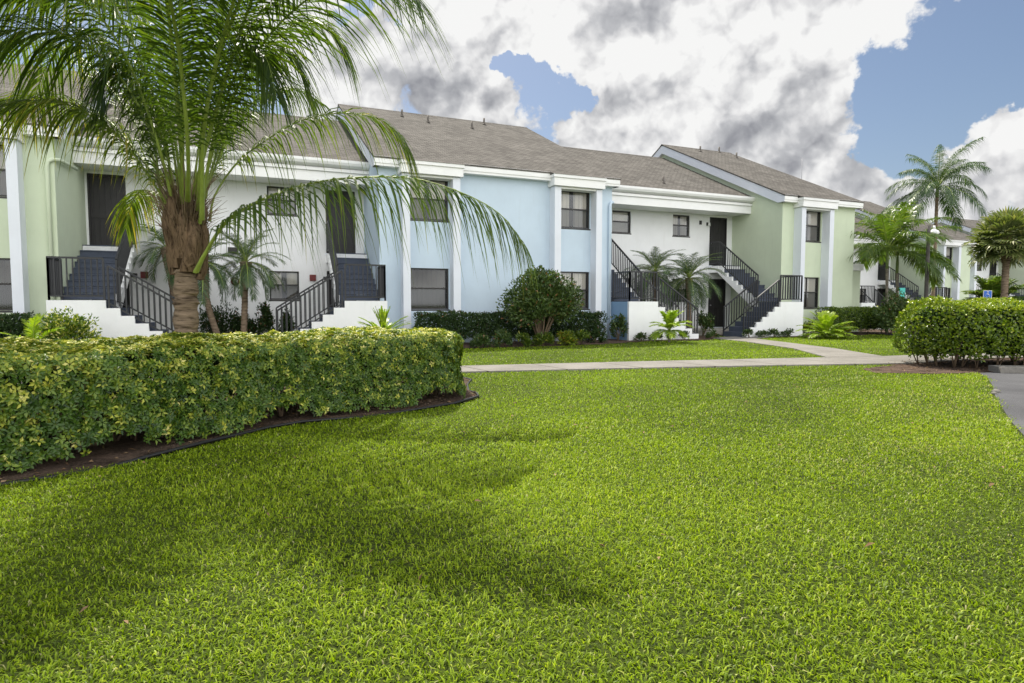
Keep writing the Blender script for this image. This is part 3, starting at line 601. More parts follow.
# ---------------------------------------------------------------- foliage builders
def gy(px, Y):
    d = FW+RT*((px-512)/FPX)-UPV*((340-341.5)/FPX); q = CAM+d*((Y-CAM.y)/d.y); return Vector((q.x, Y, 0))
def gp(px, py, z=0):
    d = FW+RT*((px-512)/FPX)-UPV*((py-341.5)/FPX); t_ = (z-CAM.z)/d.z; return CAM+d*t_
def frond_mesh(name, path, lflen, mats, n=70, start=.18, wid=.03, droop=.55, fwd=.7, r0=.03, lift=.15, seg=4, tipcut=.35, jit=.2, lvoff=.0, vee=0., yellow=.15, flat=.45):
    """one feather frond: tapering rachis plus strap leaflets that leave both sides and droop"""
    sp = spline(path, 26); P = np.array([tuple(p) for p in sp]); V = []; F = []; LV = []; MI = []
    T = np.gradient(P, axis=0); T = nrm(T); A = P[-1]-P[0]; A[2] = 0
    if np.linalg.norm(A) < 1e-3: A = np.array([1., 0, 0])
    S0 = nrm(np.cross(A, [0, 0, 1.])); k = 6
    for i, p in enumerate(P):
        S = S0-T[i]*S0.dot(T[i]); S = nrm(S); U = np.cross(S, T[i]); q = i/(len(P)-1); r = r0*(1-q)**.9*.85+.0035 if q > .12 else r0*(1.9-7.5*q)*.85+r0*.0
        if q <= .12: r = r0*(.78+.55*(1-q/.12))
        for j in range(k):
            a = 2*math.pi*j/k; V.append(p+S*r*math.cos(a)+U*r*flat*math.sin(a)*1.3); LV.append(.5)
    for i in range(len(P)-1):
        for j in range(k): F.append([i*k+j, i*k+(j+1) % k, (i+1)*k+(j+1) % k, (i+1)*k+j]); MI.append(1)
    fl = np.linspace(0, 1, len(P))
    up = np.array([0, 0, 1.])
    for i in range(n):
        for sg in (-1, 1):
            q = start+(1-start)*min(1, max(0, (i+random.uniform(-.35, .35))/n)); idx = q*(len(P)-1); a = int(min(idx, len(P)-2)); f_ = idx-a
            p = P[a]*(1-f_)+P[a+1]*f_; t_ = nrm(T[a]*(1-f_)+T[min(a+1, len(P)-1)]*f_); S = nrm(S0-t_*S0.dot(t_)); U = np.cross(S, t_)
            s = (q-start)/(1-start); prof = min(1, .55+2.2*s)*(1-(1-tipcut)*max(0, (s-.5)/.5)**1.5)
            ln = lflen*prof*random.uniform(1-jit, 1+jit); f2 = fwd+.9*s*s
            d = nrm(S*sg*1.0+t_*f2+U*(lift+random.uniform(-.18, .18)+vee)+np.array([random.uniform(-.10, .10) for _ in range(3)]))
            dr = droop*random.uniform(.75, 1.25); w0 = wid*random.uniform(.8, 1.2); wv = nrm(np.cross(d, U)+.35*np.array([random.gauss(0, 1) for _ in range(3)])*.6)
            base = len(V); lv = min(1, max(0, .45+lvoff+random.gauss(0, .13)))
            for m_ in range(seg+1):
                u = m_/seg; pos = p+d*ln*u*(1-.18*dr*u)-up*ln*dr*u*u; w_ = w0*(.55+1.6*u if u < .28 else 1.0*(1-((u-.28)/.72)**1.6)); l2 = min(1, lv+(yellow*(u**3)))
                if m_ == seg: V.append(pos); LV.append(l2)
                else: V.append(pos-wv*w_*.5); V.append(pos+wv*w_*.5); LV += [l2, l2]
            for m_ in range(seg-1): F.append([base+2*m_, base+2*m_+1, base+2*m_+3, base+2*m_+2]); MI.append(0)
            F.append([base+2*seg-2, base+2*seg-1, base+2*seg, base+2*seg]); MI.append(0)
    q = [f for f in F if f[2] != f[3]]; mq = [m for f, m in zip(F, MI) if f[2] != f[3]]; t3 = [f[:3] for f in F if f[2] == f[3]]
    me = bpy.data.meshes.new(name); me.from_pydata([tuple(v) for v in V], [], q+t3); 
    for x in mats: me.materials.append(MATS[x])
    me.polygons.foreach_set('material_index', mq+[0]*len(t3)); at_ = me.attributes.new('lv', 'FLOAT', 'POINT'); at_.data.foreach_set('value', LV)
    me.polygons.foreach_set('use_smooth', [m == 1 for m in mq]+[False]*len(t3)); me.update(); return me
def arch(az, el, ln, curl, n=5, z0=0, r0=0):
    """a rachis that leaves at elevation el and bends down by curl radians over its length"""
    pts = [Vector((r0*math.cos(az), r0*math.sin(az), z0))]; e_ = el
    for i in range(n): 
        e_ = el-curl*((i+.5)/n)**1.2; pts.append(pts[-1]+Vector((math.cos(az)*math.cos(e_), math.sin(az)*math.cos(e_), math.sin(e_)))*(ln/n))
    return pts
def rough_trunk(name, path, rad, m_, parent, ring=.09, n=14, amp=.08):
    sp = spline(path, int(sum((Vector(b_)-Vector(a)).length for a, b_ in zip(path, path[1:]))/ring*2)+2); k = len(sp); mb = MB()
    rr = [np.interp(i/(k-1), np.linspace(0, 1, len(rad)), rad)*(1+(amp if i % 2 else -amp*.6)+random.uniform(-.02, .02)) for i in range(k)]
    mb.tube(sp, rr, n); mb.v = [(x+random.gauss(0, rad[0]*.025), y+random.gauss(0, rad[0]*.025), z) for x, y, z in mb.v]
    return mb.build(name, m_, parent)
def feather_palm(name, label, cat, base, top, trad, nf, ln, lf, leafm, trunkm='trunk_grey', group=None, els=(-.3, 1.3), curl=(1.0, 1.9), n=34, wid=.022, droop=.5, fwd=.6, r0=.018, sk=None, variants=4, bulge=1.0, bend=(0, 0), vee=.25, lift=.15, yellow=.15, seg=3, az0=None, shaft=None, azs=None):
    root = thing(name, base, label, cat, group); top = Vector(top)-Vector(base)
    mid = top*.5+Vector((bend[0], bend[1], 0))
    if top.z > .08: rough_trunk('trunk', [(0, 0, -.05), tuple(mid), tuple(top)], [trad*1.15, trad, trad*.95, trad*bulge], trunkm, root)
    if shaft: 
        m_ = MB(); m_.tube([top-Vector((0, 0, .05)), top+Vector((0, 0, shaft*.4)), top+Vector((0, 0, shaft))], [trad*1.1, trad*1.15, trad*.6], 10); m_.build('crown_shaft', 'green_stem', root); top = top+Vector((0, 0, shaft*.85))
    lib = []
    for v in range(variants):
        f_ = v/max(1, variants-1); el = els[0]+(els[1]-els[0])*f_; cu = curl[0]+(curl[1]-curl[0])*(1-abs(2*f_-1))*.6+random.uniform(0, .2)
        lib.append(frond_mesh('frond', arch(0, el, ln*random.uniform(.9, 1.05), cu), lf, [leafm, 'petiole'], n=n, wid=wid, droop=droop, fwd=fwd, r0=r0, seg=seg, vee=vee, lift=lift, lvoff=.12*(f_-.5), yellow=yellow))
    for i in range(nf):
        v = int((i+.5)/nf*variants); az = (azs[i] if azs and i < len(azs) else i*2.399963+random.uniform(-.25, .25))
        o = link('frond', lib[min(v, variants-1)], root, top); o.rotation_euler = (random.uniform(-.08, .08), random.uniform(-.12, .12), az); s_ = random.uniform(.85, 1.1); o.scale = (s_, s_, s_)
    return root
def shrub(name, label, cat, c, rad, leafm, nl, ll=.06, lw=.025, group=None, squash=1., stems=6, shape='ball', clumps=14, lvb=.0, stemmat='stem', part='foliage', core=.0, base=0.):
    """leaves gathered in clumps through an uneven volume above a fan of stems"""
    root = thing(name, c, label, cat, group); rx, ry, rz = rad
    cc = rdir(clumps); cc[:, 2] = np.abs(cc[:, 2])*1.1-.12 if shape != 'full' else cc[:, 2]; cc = nrm(cc)*RNG.uniform(.45, .8, (clumps, 1)); cr_ = RNG.uniform(.26, .48, clumps)
    j = RNG.integers(0, clumps, nl); u = rdir(nl)*(RNG.random((nl, 1))**.33); P = cc[j]+u*cr_[j][:, None]
    z0 = .12 if shape != 'full' else -1
    P = P*np.array([rx, ry, rz*.92]); P[:, 2] += rz*.30+base; keep = P[:, 2] > .03; P = P[keep]; k = len(P)
    outw = nrm(P-np.array([0, 0, rz*.2+base])); d = nrm(outw+.9*rdir(k)+np.array([0, 0, .25])); nm = nrm(outw*.6+np.array([0, 0, .6])+.7*rdir(k))
    lv = np.clip(RNG.normal(.45+lvb, .2, k), 0, .94); lv = np.where(RNG.random(k) < .03, 1, lv)
    link(part, leaves(part, P, d, nm, RNG.uniform(.7, 1.2, k)*ll, RNG.uniform(.8, 1.2, k)*lw, lv, [leafm]), root)
    if stems:
        for i in range(stems):
            mb = MB(); e_ = Vector(cc[i % clumps])*.9; e_ = Vector((e_.x*rx, e_.y*ry, max(e_.z, .25)*rz+rz*.3+base)); b0 = Vector((random.uniform(-.008, .008), random.uniform(-.008, .008), -.02))
            mb.tube([b0, b0.lerp(e_, .45)+Vector((random.uniform(-.04, .04), random.uniform(-.04, .04), .05)), e_], [.016*max(rx, .5)*1.6, .011*max(rx, .5)*1.6, .004], 6); mb.build('branch', stemmat, root)
    return root
def hedge(name, label, poly, H, leafm, density, ll, lw, cluster=1, zlow=.12, inset=.12, rnd=.16, noise_=.035, group=None, stems=40, faces=None, lvb=0., topb=.0, core_m='darkleaf', stem_m='stem', cat='hedge', leaflets=6):
    """clipped hedge: leaves on an uneven shell round a solid twiggy mass, bare stems below"""
    cx_, cy_ = np.mean([p[0] for p in poly]), np.mean([p[1] for p in poly]); root = thing(name, (cx_, cy_, 0), label, cat, group)
    pl = np.array(poly)-[cx_, cy_]; ar = .5*sum(pl[i][0]*pl[(i+1) % len(pl)][1]-pl[(i+1) % len(pl)][0]*pl[i][1] for i in range(len(pl)))
    if ar < 0: pl = pl[::-1]
    nxt = np.roll(pl, -1, 0); ed = nxt-pl; el = np.linalg.norm(ed, axis=1); nv = np.stack([ed[:, 1], -ed[:, 0]], 1)/el[:, None]
    vis = np.ones(len(pl))
    mid = (pl+nxt)/2+[cx_, cy_]; vw = np.array([CAM.x, CAM.y])-mid; face = (vw*nv).sum(1); wt = np.where(face > -1.0, 1., .35)
    ns = int((el*wt).sum()*(H-zlow)*density); e_ = RNG.choice(len(pl), ns, p=(el*wt)/(el*wt).sum()); t_ = RNG.random(ns); z = RNG.uniform(zlow, H, ns)
    # round the corners of the outline: blend the normals along each edge
    n0 = nrm(nv+np.roll(nv, 1, 0)); n1 = np.roll(n0, -1, 0); Nn = nrm(n0[e_]*(1-t_)[:, None]+n1[e_]*t_[:, None])
    XY = pl[e_]+ed[e_]*t_[:, None]
    wob = lambda x, y, z: noise_*(np.sin(x*3.1+2*z)+np.sin(y*4.3+z*5)+np.sin((x+y)*8.3+z*9)*.7+np.sin(x*17+z*13)*.4)
    edge = np.maximum(0, z-(H-rnd))/rnd; off = -rnd*(1-np.sqrt(np.maximum(0, 1-edge**2)))
    low = np.maximum(0, (zlow+.22-z)/.22); off = off-inset*low*.9+wob(XY[:, 0], XY[:, 1], z)-np.abs(RNG.normal(0, .05, ns))
    P1 = np.concatenate([XY+Nn*off[:, None], z[:, None]], 1); N1 = np.concatenate([Nn, (edge*1.2)[:, None]], 1)
    gap = (np.sin(XY[:, 0]*2.9+XY[:, 1]*2.1)+np.sin(XY[:, 0]*7.7-XY[:, 1]*3.1)*.8)*.06+.06; k = z > zlow+gap*.9+RNG.normal(0, .03, ns); P1, N1 = P1[k], N1[k]
    bb0, bb1 = pl.min(0), pl.max(0); nt_ = int((bb1-bb0).prod()*density*.9); x = RNG.uniform(bb0[0], bb1[0], nt_); y = RNG.uniform(bb0[1], bb1[1], nt_)
    shr = [tuple(p-n*.10) for p, n in zip(pl, n0)]; k = inpoly(x, y, shr); x, y = x[k], y[k]; z = H+wob(x, y, 1.)*.9-np.abs(RNG.normal(0, .04, len(x)))
    P2 = np.stack([x, y, z], 1); N2 = np.tile([0, 0, 1.], (len(x), 1)); 
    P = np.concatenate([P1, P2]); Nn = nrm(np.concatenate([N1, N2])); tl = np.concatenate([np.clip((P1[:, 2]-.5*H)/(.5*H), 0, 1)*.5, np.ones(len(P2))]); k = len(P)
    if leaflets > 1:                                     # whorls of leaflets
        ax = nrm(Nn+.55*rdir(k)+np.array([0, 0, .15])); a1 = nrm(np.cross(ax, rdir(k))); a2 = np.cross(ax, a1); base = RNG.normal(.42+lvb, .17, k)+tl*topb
        Ps, Ds, Ns, LV = [], [], [], []
        for m_ in range(leaflets):
            a = 2*math.pi*(m_+RNG.uniform(-.15, .15, k))/leaflets; rad = a1*np.cos(a)[:, None]+a2*np.sin(a)[:, None]
            Ps.append(P+rad*.006); Ds.append(nrm(rad+ax*RNG.uniform(-.15, .45, (k, 1)))); Ns.append(nrm(ax-.3*rad)); LV.append(base+RNG.normal(0, .09, k))
        P, Dd, Nm, lv = map(np.concatenate, (Ps, Ds, Ns, LV)); lv = np.clip(lv, 0, 1)
    else:
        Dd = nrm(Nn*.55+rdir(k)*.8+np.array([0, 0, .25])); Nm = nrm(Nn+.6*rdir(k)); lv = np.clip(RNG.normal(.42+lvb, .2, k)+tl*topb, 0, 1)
    k = len(P); link('foliage', leaves('foliage', P, Dd, Nm, RNG.uniform(.65, 1.25, k)*ll, RNG.uniform(.8, 1.2, k)*lw, lv, [leafm]), root)
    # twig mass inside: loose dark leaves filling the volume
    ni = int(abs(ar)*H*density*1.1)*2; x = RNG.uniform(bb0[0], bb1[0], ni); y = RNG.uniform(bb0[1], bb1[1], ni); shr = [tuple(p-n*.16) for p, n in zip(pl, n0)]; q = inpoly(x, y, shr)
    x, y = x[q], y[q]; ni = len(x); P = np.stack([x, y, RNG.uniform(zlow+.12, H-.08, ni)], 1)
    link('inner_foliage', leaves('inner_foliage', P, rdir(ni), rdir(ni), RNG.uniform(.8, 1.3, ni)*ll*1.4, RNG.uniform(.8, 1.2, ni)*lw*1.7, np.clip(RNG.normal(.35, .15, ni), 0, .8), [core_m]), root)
    mb = MB()
    if stems:
        for i in range(stems):
            e_ = int(RNG.choice(len(pl), p=(el*wt)/(el*wt).sum())); t_ = random.random(); nn_ = n0[e_]*(1-t_)+n1[e_ if True else 0]*0+np.roll(n0, -1, 0)[e_]*t_; p = pl[e_]+ed[e_]*t_-nn_*random.uniform(.28, .6)
            b0 = Vector((p[0], p[1], -.02))
            for k_ in range(random.choice((2, 3, 4))):
                a = random.uniform(-1, 1); o = Vector((nn_[0]*random.uniform(.05, .4)+a*.18*ed[e_][0]/el[e_], nn_[1]*random.uniform(.05, .4)+a*.18*ed[e_][1]/el[e_], H*random.uniform(.4, .85)))
                mb.tube([b0, b0+o*.35+Vector((0, 0, .02)), b0+o], [.014, .010, .004], 5)
        mb.build('branches', stem_m, root)
    return root
def copy_tree(o, loc, label=None, rz=0, sc=1., group=None):
    c = o.copy(); col.objects.link(c); c.location = loc; c.rotation_euler = (0, 0, rz); c.scale = (sc,)*3
    if label: c['label'] = label
    if group: c['group'] = group
    for ch in list(o.children):
        d = ch.copy(); col.objects.link(d); d.parent = c
        for g_ in list(ch.children): k_ = g_.copy(); col.objects.link(k_); k_.parent = d
    return c

# ---------------------------------------------------------------- the two clipped hedges
HL = smooth_poly([(-1.0, -15.2), (1.4, -14.15), (2.9, -13.32), (3.62, -12.92), (4.2, -12.42), (5.07, -11.9), (6.2, -11.60), (6.95, -11.35), (7.35, -10.6), (7.5, -9.6), (7.25, -9.0), (5.8, -8.95), (4.5, -9.5), (3.0, -10.15), (1.0, -10.9), (-1, -12)], 1)
hedge('clipped_hedge', 'long low yellow and green variegated hedge curving across the left foreground over dark mulch', HL, .85, 'variegated', 1000, .046, .023, zlow=.05, inset=-.10, rnd=.12, noise_=.026, lvb=.02, topb=.28, stems=70, leaflets=6)
HR = smooth_poly([(16.75, -10.75), (16.9, -11.3), (17.4, -11.75), (19.2, -12.85), (22.4, -14.6), (24.2, -12.6), (21.5, -11.0), (19.0, -9.75), (17.9, -9.75), (17.1, -10.15)], 1)
hedge('clipped_hedge', 'dense bright green rounded hedge beside the parking lot at the right edge', HR, 1.24, 'ficus', 1300, .068, .038, zlow=.16, rnd=.3, noise_=.06, lvb=.08, topb=.3, stems=60, leaflets=1, inset=.3)
hedge('wall_hedge', 'dark green clipped hedge below the windows of the blue wall', [(9.0, -1.2), (15.55, -1.15), (15.55, -.55), (9.0, -.55)], 1.0, 'darkleaf', 1100, .07, .035, leaflets=1, stems=14, rnd=.12, noise_=.05, lvb=.02, topb=.2)
hedge('wall_hedge', 'dark green clipped hedge at the foot of the pale green wall, right of the staircase', [(26.0, -1.3), (30.6, -1.1), (30.6, -.3), (26.0, -.45)], 1.1, 'ficus', 900, .07, .035, leaflets=1, stems=14, rnd=.12, noise_=.04, lvb=-.12, topb=.15)
hedge('wall_hedge', 'dark green hedge below the far left window, behind the long near hedge', [(-4, -1.4), (-.3, -1.4), (-.3, -.6), (-4, -.6)], 1.0, 'darkleaf', 1000, .07, .035, leaflets=1, stems=10, rnd=.12, noise_=.05, topb=.2)

# ---------------------------------------------------------------- the big coconut-like palm in front
PZ = 7.8
pb = at(187, 420, PZ); pb = Vector((pb.x, pb.y, 0))
PALM = thing('coconut_palm', pb, 'large feathery palm with a stout ringed trunk rising behind the near hedge at left', 'palm tree')
def loc(px, py, Z): return at(px, py, Z)-pb
ptop = loc(187, 268, PZ)
def ringed(parent):
    n = 28; rows = 84; V = []; H_ = ptop.z+.35
    for i in range(rows):
        q = i/(rows-1); z = -.05+H_*q; ring = (z*7.2) % 1; r = .148-.020*q+.018*(1-ring)**2+.010*math.sin(z*31)
        ox, oy = ptop.x*q**1.3, ptop.y*q**1.3
        for j in range(n):
            a = 2*math.pi*j/n; rr = r*(1+.03*math.sin(3*a+z*2)+.035*math.sin(9*a+int(z*7.2)*2.3)*(1-ring)+random.gauss(0, .012)); V.append((ox+rr*math.cos(a), oy+rr*math.sin(a), z+.02*math.sin(2*a+int(z*7.2)*1.9)))
    mb = MB(); mb.add(V, [(i*n+j, i*n+(j+1) % n, (i+1)*n+(j+1) % n, (i+1)*n+j) for i in range(rows-1) for j in range(n)], 0, True)
    return mb.build('trunk', 'trunk', parent)
ringed(PALM)
# old leaf bases wrapped round the head of the trunk
def boot(az, z0, ln, out, wd, parent):
    mb = MB(); pts = []; o = Vector((ptop.x, ptop.y, z0)); d = Vector((math.cos(az), math.sin(az), 0))
    for i in range(8):
        q = i/7; pts.append(o+d*(.13+out*math.sin(min(1, q*1.15)*math.pi*.55)*(1-.78*q*q))+Vector((0, 0, ln*q)))
    sd = Vector((-d.y, d.x, 0)); n = 9; V = []
    for i, p in enumerate(pts):
        q = i/7; w_ = wd*(1.15-q*.85)**1.0; th = .055*(1-.6*q)+.012
        for j in range(n):
            a = 2*math.pi*j/n; wrap = math.cos(a); V.append(p+sd*(w_*math.cos(a))+d*(th*math.sin(a)-.35*w_*wrap*wrap+random.gauss(0, .008)))
    F = [(i*n+j, i*n+(j+1) % n, (i+1)*n+(j+1) % n, (i+1)*n+j) for i in range(7) for j in range(n)]+[tuple(range(7*n, 8*n))]
    mb.add(V, F, 0, True); return mb.build('leaf_base', 'boot', parent)
for i in range(14):
    az = i*2.399963+.4; boot(az, ptop.z-.14+.036*i+random.uniform(-.05, .05), random.uniform(.45, .9), random.uniform(.08, .19), random.uniform(.08, .15), PALM)
mb = MB()                                                # fibrous heart between the bases
mb.tube([ptop+Vector((0, 0, -.05)), ptop+Vector((0, 0, .35)), ptop+Vector((0, 0, .75)), ptop+Vector((0, 0, 1.05))], [.17, .21, .15, .04], 12); mb.build('crown_fibre', 'fibre', PALM)
mb = MB()
for i in range(240):                                      # dry strands and flower stalks
    a = random.uniform(0, 6.28); o = ptop+Vector((math.cos(a)*.15, math.sin(a)*.15, random.uniform(.3, .9))); e_ = o+Vector((math.cos(a)*random.uniform(.1, .4), math.sin(a)*random.uniform(.1, .4), random.uniform(.15, .6)))
    mb.tube([o, (o+e_)/2+Vector((0, 0, .06)), e_], [.006, .004, .0015], 4)
mb.build('dry_stalk', 'stem', PALM)
FR = [  # (points as px, py, depth), leaflet length, rachis radius, leaflets, start, droop
 ([(196, 272, 7.62), (206, 252, 7.5), (226, 222, 7.4), (255, 203, 7.3), (300, 186, 7.15), (350, 178, 7.0), (410, 178, 6.9), (460, 192, 6.8), (500, 214, 6.7), (526, 248, 6.65)], .66, .050, 96, .24, .95, .0),
 ([(200, 235, 7.95), (215, 195, 8.1), (237, 163, 8.2), (265, 141, 8.3), (300, 121, 8.45), (340, 113, 8.6), (376, 118, 8.7), (398, 134, 8.8), (412, 160, 8.9)], .72, .036, 66, .3, .75, .1),
 ([(196, 225, 7.7), (210, 160, 7.6), (232, 100, 7.4), (262, 45, 7.2), (300, 5, 7.0), (345, -22, 6.8), (385, -25, 6.6), (415, -5, 6.5)], .95, .04, 84, .22, .62, .0),
 ([(190, 225, 7.6), (205, 150, 7.3), (228, 70, 7.0), (250, 5, 6.7), (275, -60, 6.4), (310, -105, 6.1), (350, -110, 5.9)], .95, .042, 84, .2, .6, -.05),
 ([(184, 225, 7.6), (182, 130, 7.3), (181, 50, 7.0), (180, -30, 6.6), (178, -110, 6.1), (172, -160, 5.5), (165, -150, 4.8)], .9, .042, 84, .2, .6, -.05),
 ([(188, 230, 8.0), (200, 140, 8.3), (215, 60, 8.6), (232, -10, 8.9), (255, -60, 9.3), (285, -80, 9.7), (320, -60, 10.1)], .9, .036, 70, .2, .6, .08),
 ([(182, 230, 7.6), (166, 172, 7.4), (142, 112, 7.2), (108, 62, 7.0), (68, 36, 6.8), (28, 28, 6.6), (-12, 40, 6.4), (-45, 70, 6.3)], .88, .042, 84, .2, .7, -.06),
 ([(180, 230, 7.7), (158, 190, 7.5), (122, 140, 7.2), (82, 110, 7.0), (40, 101, 6.8), (-5, 107, 6.6), (-50, 130, 6.4)], .75, .038, 76, .22, .72, .22),
 ([(180, 235, 8.0), (168, 208, 8.2), (153, 192, 8.4), (140, 192, 8.6), (131, 205, 8.8), (126, 228, 8.9)], .42, .030, 46, .2, .8, .2),
 ([(184, 225, 7.7), (166, 140, 7.5), (140, 60, 7.3), (108, -5, 7.0), (70, -55, 6.7), (20, -85, 6.4), (-30, -80, 6.1)], .95, .042, 84, .2, .6, .0),
 ([(186, 225, 7.7), (172, 120, 7.7), (150, 30, 7.8), (120, -50, 7.9), (80, -110, 8.0), (30, -140, 8.1)], .9, .038, 76, .2, .6, .05),
 ([(183, 222, 7.6), (168, 160, 7.4), (150, 105, 7.2), (128, 68, 7.1), (108, 72, 7.0), (100, 112, 6.95)], .62, .034, 60, .25, .7, -.1),
 ([(194, 230, 8.1), (212, 175, 8.5), (236, 125, 8.9), (262, 95, 9.3), (292, 88, 9.7), (322, 105, 10.0)], .75, .034, 60, .22, .75, .0),
 ([(196, 222, 7.6), (211, 150, 7.4), (230, 88, 7.2), (249, 52, 7.1), (266, 58, 7.0), (276, 96, 6.95)], .62, .034, 60, .25, .7, -.1),
 ([(180, 228, 7.9), (150, 150, 8.2), (112, 90, 8.6), (70, 50, 9.0), (25, 40, 9.4), (-15, 60, 9.8)], .8, .036, 66, .22, .7, .1),
 ([(186, 228, 7.6), (178, 110, 7.0), (168, 10, 6.3), (150, -90, 5.5), (120, -170, 4.8), (80, -200, 4.2)], .85, .04, 76, .2, .6, .0),
 ([(190, 228, 7.6), (206, 110, 7.1), (236, 10, 6.6), (285, -80, 6.0), (350, -140, 5.5), (420, -150, 5.1)], .9, .04, 76, .2, .6, .0),
 ([(178, 240, 7.6), (160, 190, 7.6), (150, 120, 7.6), (120, 60, 7.7), (85, 30, 7.9), (50, 60, 8.1), (30, 110, 8.2)], .8, .036, 66, .22, .75, .1),
 ([(190, 228, 7.4), (188, 150, 6.8), (180, 60, 6.2), (165, -20, 5.6), (140, -70, 5.0), (110, -80, 4.4), (80, -50, 4.0)], .8, .036, 76, .22, .65, -.05),
 ([(192, 228, 7.4), (204, 130, 6.9), (222, 40, 6.4), (248, -30, 5.9), (290, -75, 5.4), (340, -80, 5.0), (380, -45, 4.7)], .8, .036, 76, .22, .65, .0),
 ([(178, 228, 8.0), (150, 170, 8.3), (108, 120, 8.6), (60, 95, 8.9), (10, 100, 9.2), (-35, 125, 9.4)], .8, .036, 70, .2, .7, .15),
 ([(180, 228, 7.8), (155, 140, 7.6), (118, 60, 7.5), (72, 5, 7.4), (22, -15, 7.3), (-25, 5, 7.2)], .85, .038, 76, .2, .65, .0),
 ([(182, 228, 7.8), (168, 120, 7.9), (146, 35, 8.0), (110, -20, 8.1), (66, -40, 8.2), (25, -15, 8.3)], .85, .036, 76, .2, .7, .05),
 ([(182, 228, 7.5), (160, 150, 7.2), (132, 70, 6.9), (95, 10, 6.6), (50, -20, 6.3), (5, -15, 6.1), (-35, 20, 5.9)], .9, .038, 76, .2, .65, .0),
 ([(196, 228, 7.9), (216, 165, 8.0), (240, 100, 8.1), (262, 60, 8.2), (286, 50, 8.3), (306, 80, 8.4)], .75, .034, 60, .2, .8, -.1),
 ([(192, 232, 7.8), (218, 150, 7.9), (250, 75, 8.0), (286, 30, 8.1), (322, 25, 8.2), (345, 50, 8.3)], .8, .036, 66, .22, .7, .05),
]
for pts, lf, r0, n, st, dr, lo in FR:
    if pts[0][1] < 260: pts[0] = (pts[0][0]+random.uniform(-7, 7)+(6 if pts[2][0] > 190 else -6), 212+random.uniform(-14, 12), pts[0][2]+.12)
    link('frond', frond_mesh('frond', [tuple(loc(*p)) for p in pts], lf*(1.2 if lf < .85 else 1.38), ['palmleaf', 'petiole'], n=int(n*1.2), start=st*.8, wid=.026, droop=dr*1.25, fwd=.8, r0=r0*.72, seg=5, lvoff=lo, yellow=.3, lift=.2), PALM)

# ---------------------------------------------------------------- other palms
pyg = dict(els=(-.5, 1.15), curl=(1.1, 1.5), n=42, wid=.016, droop=.35, fwd=.8, variants=4, vee=.25)
feather_palm('pygmy_date_palm', 'small date palm with shaggy brown head between big palm and white wall window', 'palm tree', at(243, 332, 17.6).xy.to_3d(), at(246, 262, 17.6), .085, 34, 1.35, .30, 'pygmy', 'trunk', 'small date palms by the white walls', bulge=2.0, **pyg)
feather_palm('pygmy_date_palm', 'leaning small date palm partly hidden right behind the big palm trunk', 'palm tree', at(222, 334, 17.3).xy.to_3d(), at(203, 262, 17.0), .085, 30, 1.3, .30, 'pygmy', 'trunk', 'small date palms by the white walls', bulge=1.9, bend=(-.12, 0), **pyg)
feather_palm('pygmy_date_palm', 'leaning small date palm left of the big palm, its fronds over the red alarm', 'palm tree', at(190, 334, 18.2).xy.to_3d(), at(166, 248, 18.2), .085, 26, 1.2, .30, 'pygmy', 'trunk', 'small date palms by the white walls', bulge=1.9, bend=(-.1, 0), **pyg)
feather_palm('pygmy_date_palm', 'left of the two small date palms behind the right hand stair railing', 'palm tree', at(655, 331, 24.2).xy.to_3d(), at(655, 272, 24.2), .09, 44, 1.5, .36, 'pygmy', 'trunk', 'small date palms by the white walls', bulge=1.7, **pyg)
feather_palm('pygmy_date_palm', 'right of the two small date palms, its fronds reaching the dark lower door', 'palm tree', at(689, 330, 24.0).xy.to_3d(), at(689, 278, 24.0), .09, 48, 1.55, .38, 'pygmy', 'trunk', 'small date palms by the white walls', bulge=1.7, **pyg)
g0 = None
g0 = gp(669, 342.5); g0.z = 0
feather_palm('young_areca', 'small bright yellow green palm in front of the stepped white stair wall', 'palm tree', g0, g0+Vector((0, 0, .40)), .035, 24, .78, .30, 'lime', 'trunk_grey', els=(.1, 1.4), curl=(.7, 1.2), n=26, wid=.04, droop=.35, fwd=.9, variants=3, r0=.012)
# feathery trio with pale trunks at right
for (bx, tx, ty, Z, lb, nf) in ((888, 887, 268, 26.5, 'taller slim pale trunked palm with broad feathery fronds right of the green wall', 13), (899, 897, 272, 27.2, 'slim pale trunked palm just right of its taller twin beside the green wall', 11)):
    b0 = at(bx, 300, Z); b0.z = 0
    feather_palm('manila_palm', lb, 'palm tree', b0, at(tx, ty, Z), .058, nf+4, 2.9, .8, 'areca', 'trunk_grey', 'slim feathery palms by the green wall', els=(.05, 1.45), curl=(.9, 1.7), n=60, wid=.05, droop=.6, fwd=.6, variants=5, r0=.03, shaft=.9, vee=.35)
b0 = at(933, 300, 38); b0.z = 0                         # tall queen palm
feather_palm('queen_palm', 'tallest slender palm with an airy drooping crown against the clouds at right', 'palm tree', b0, at(937, 197, 38), .095, 26, 3.4, .85, 'pygmy', 'trunk', els=(-.1, 1.35), curl=(1.0, 1.8), n=60, wid=.038, droop=.85, fwd=.6, variants=6, r0=.035, shaft=.7, vee=.2)
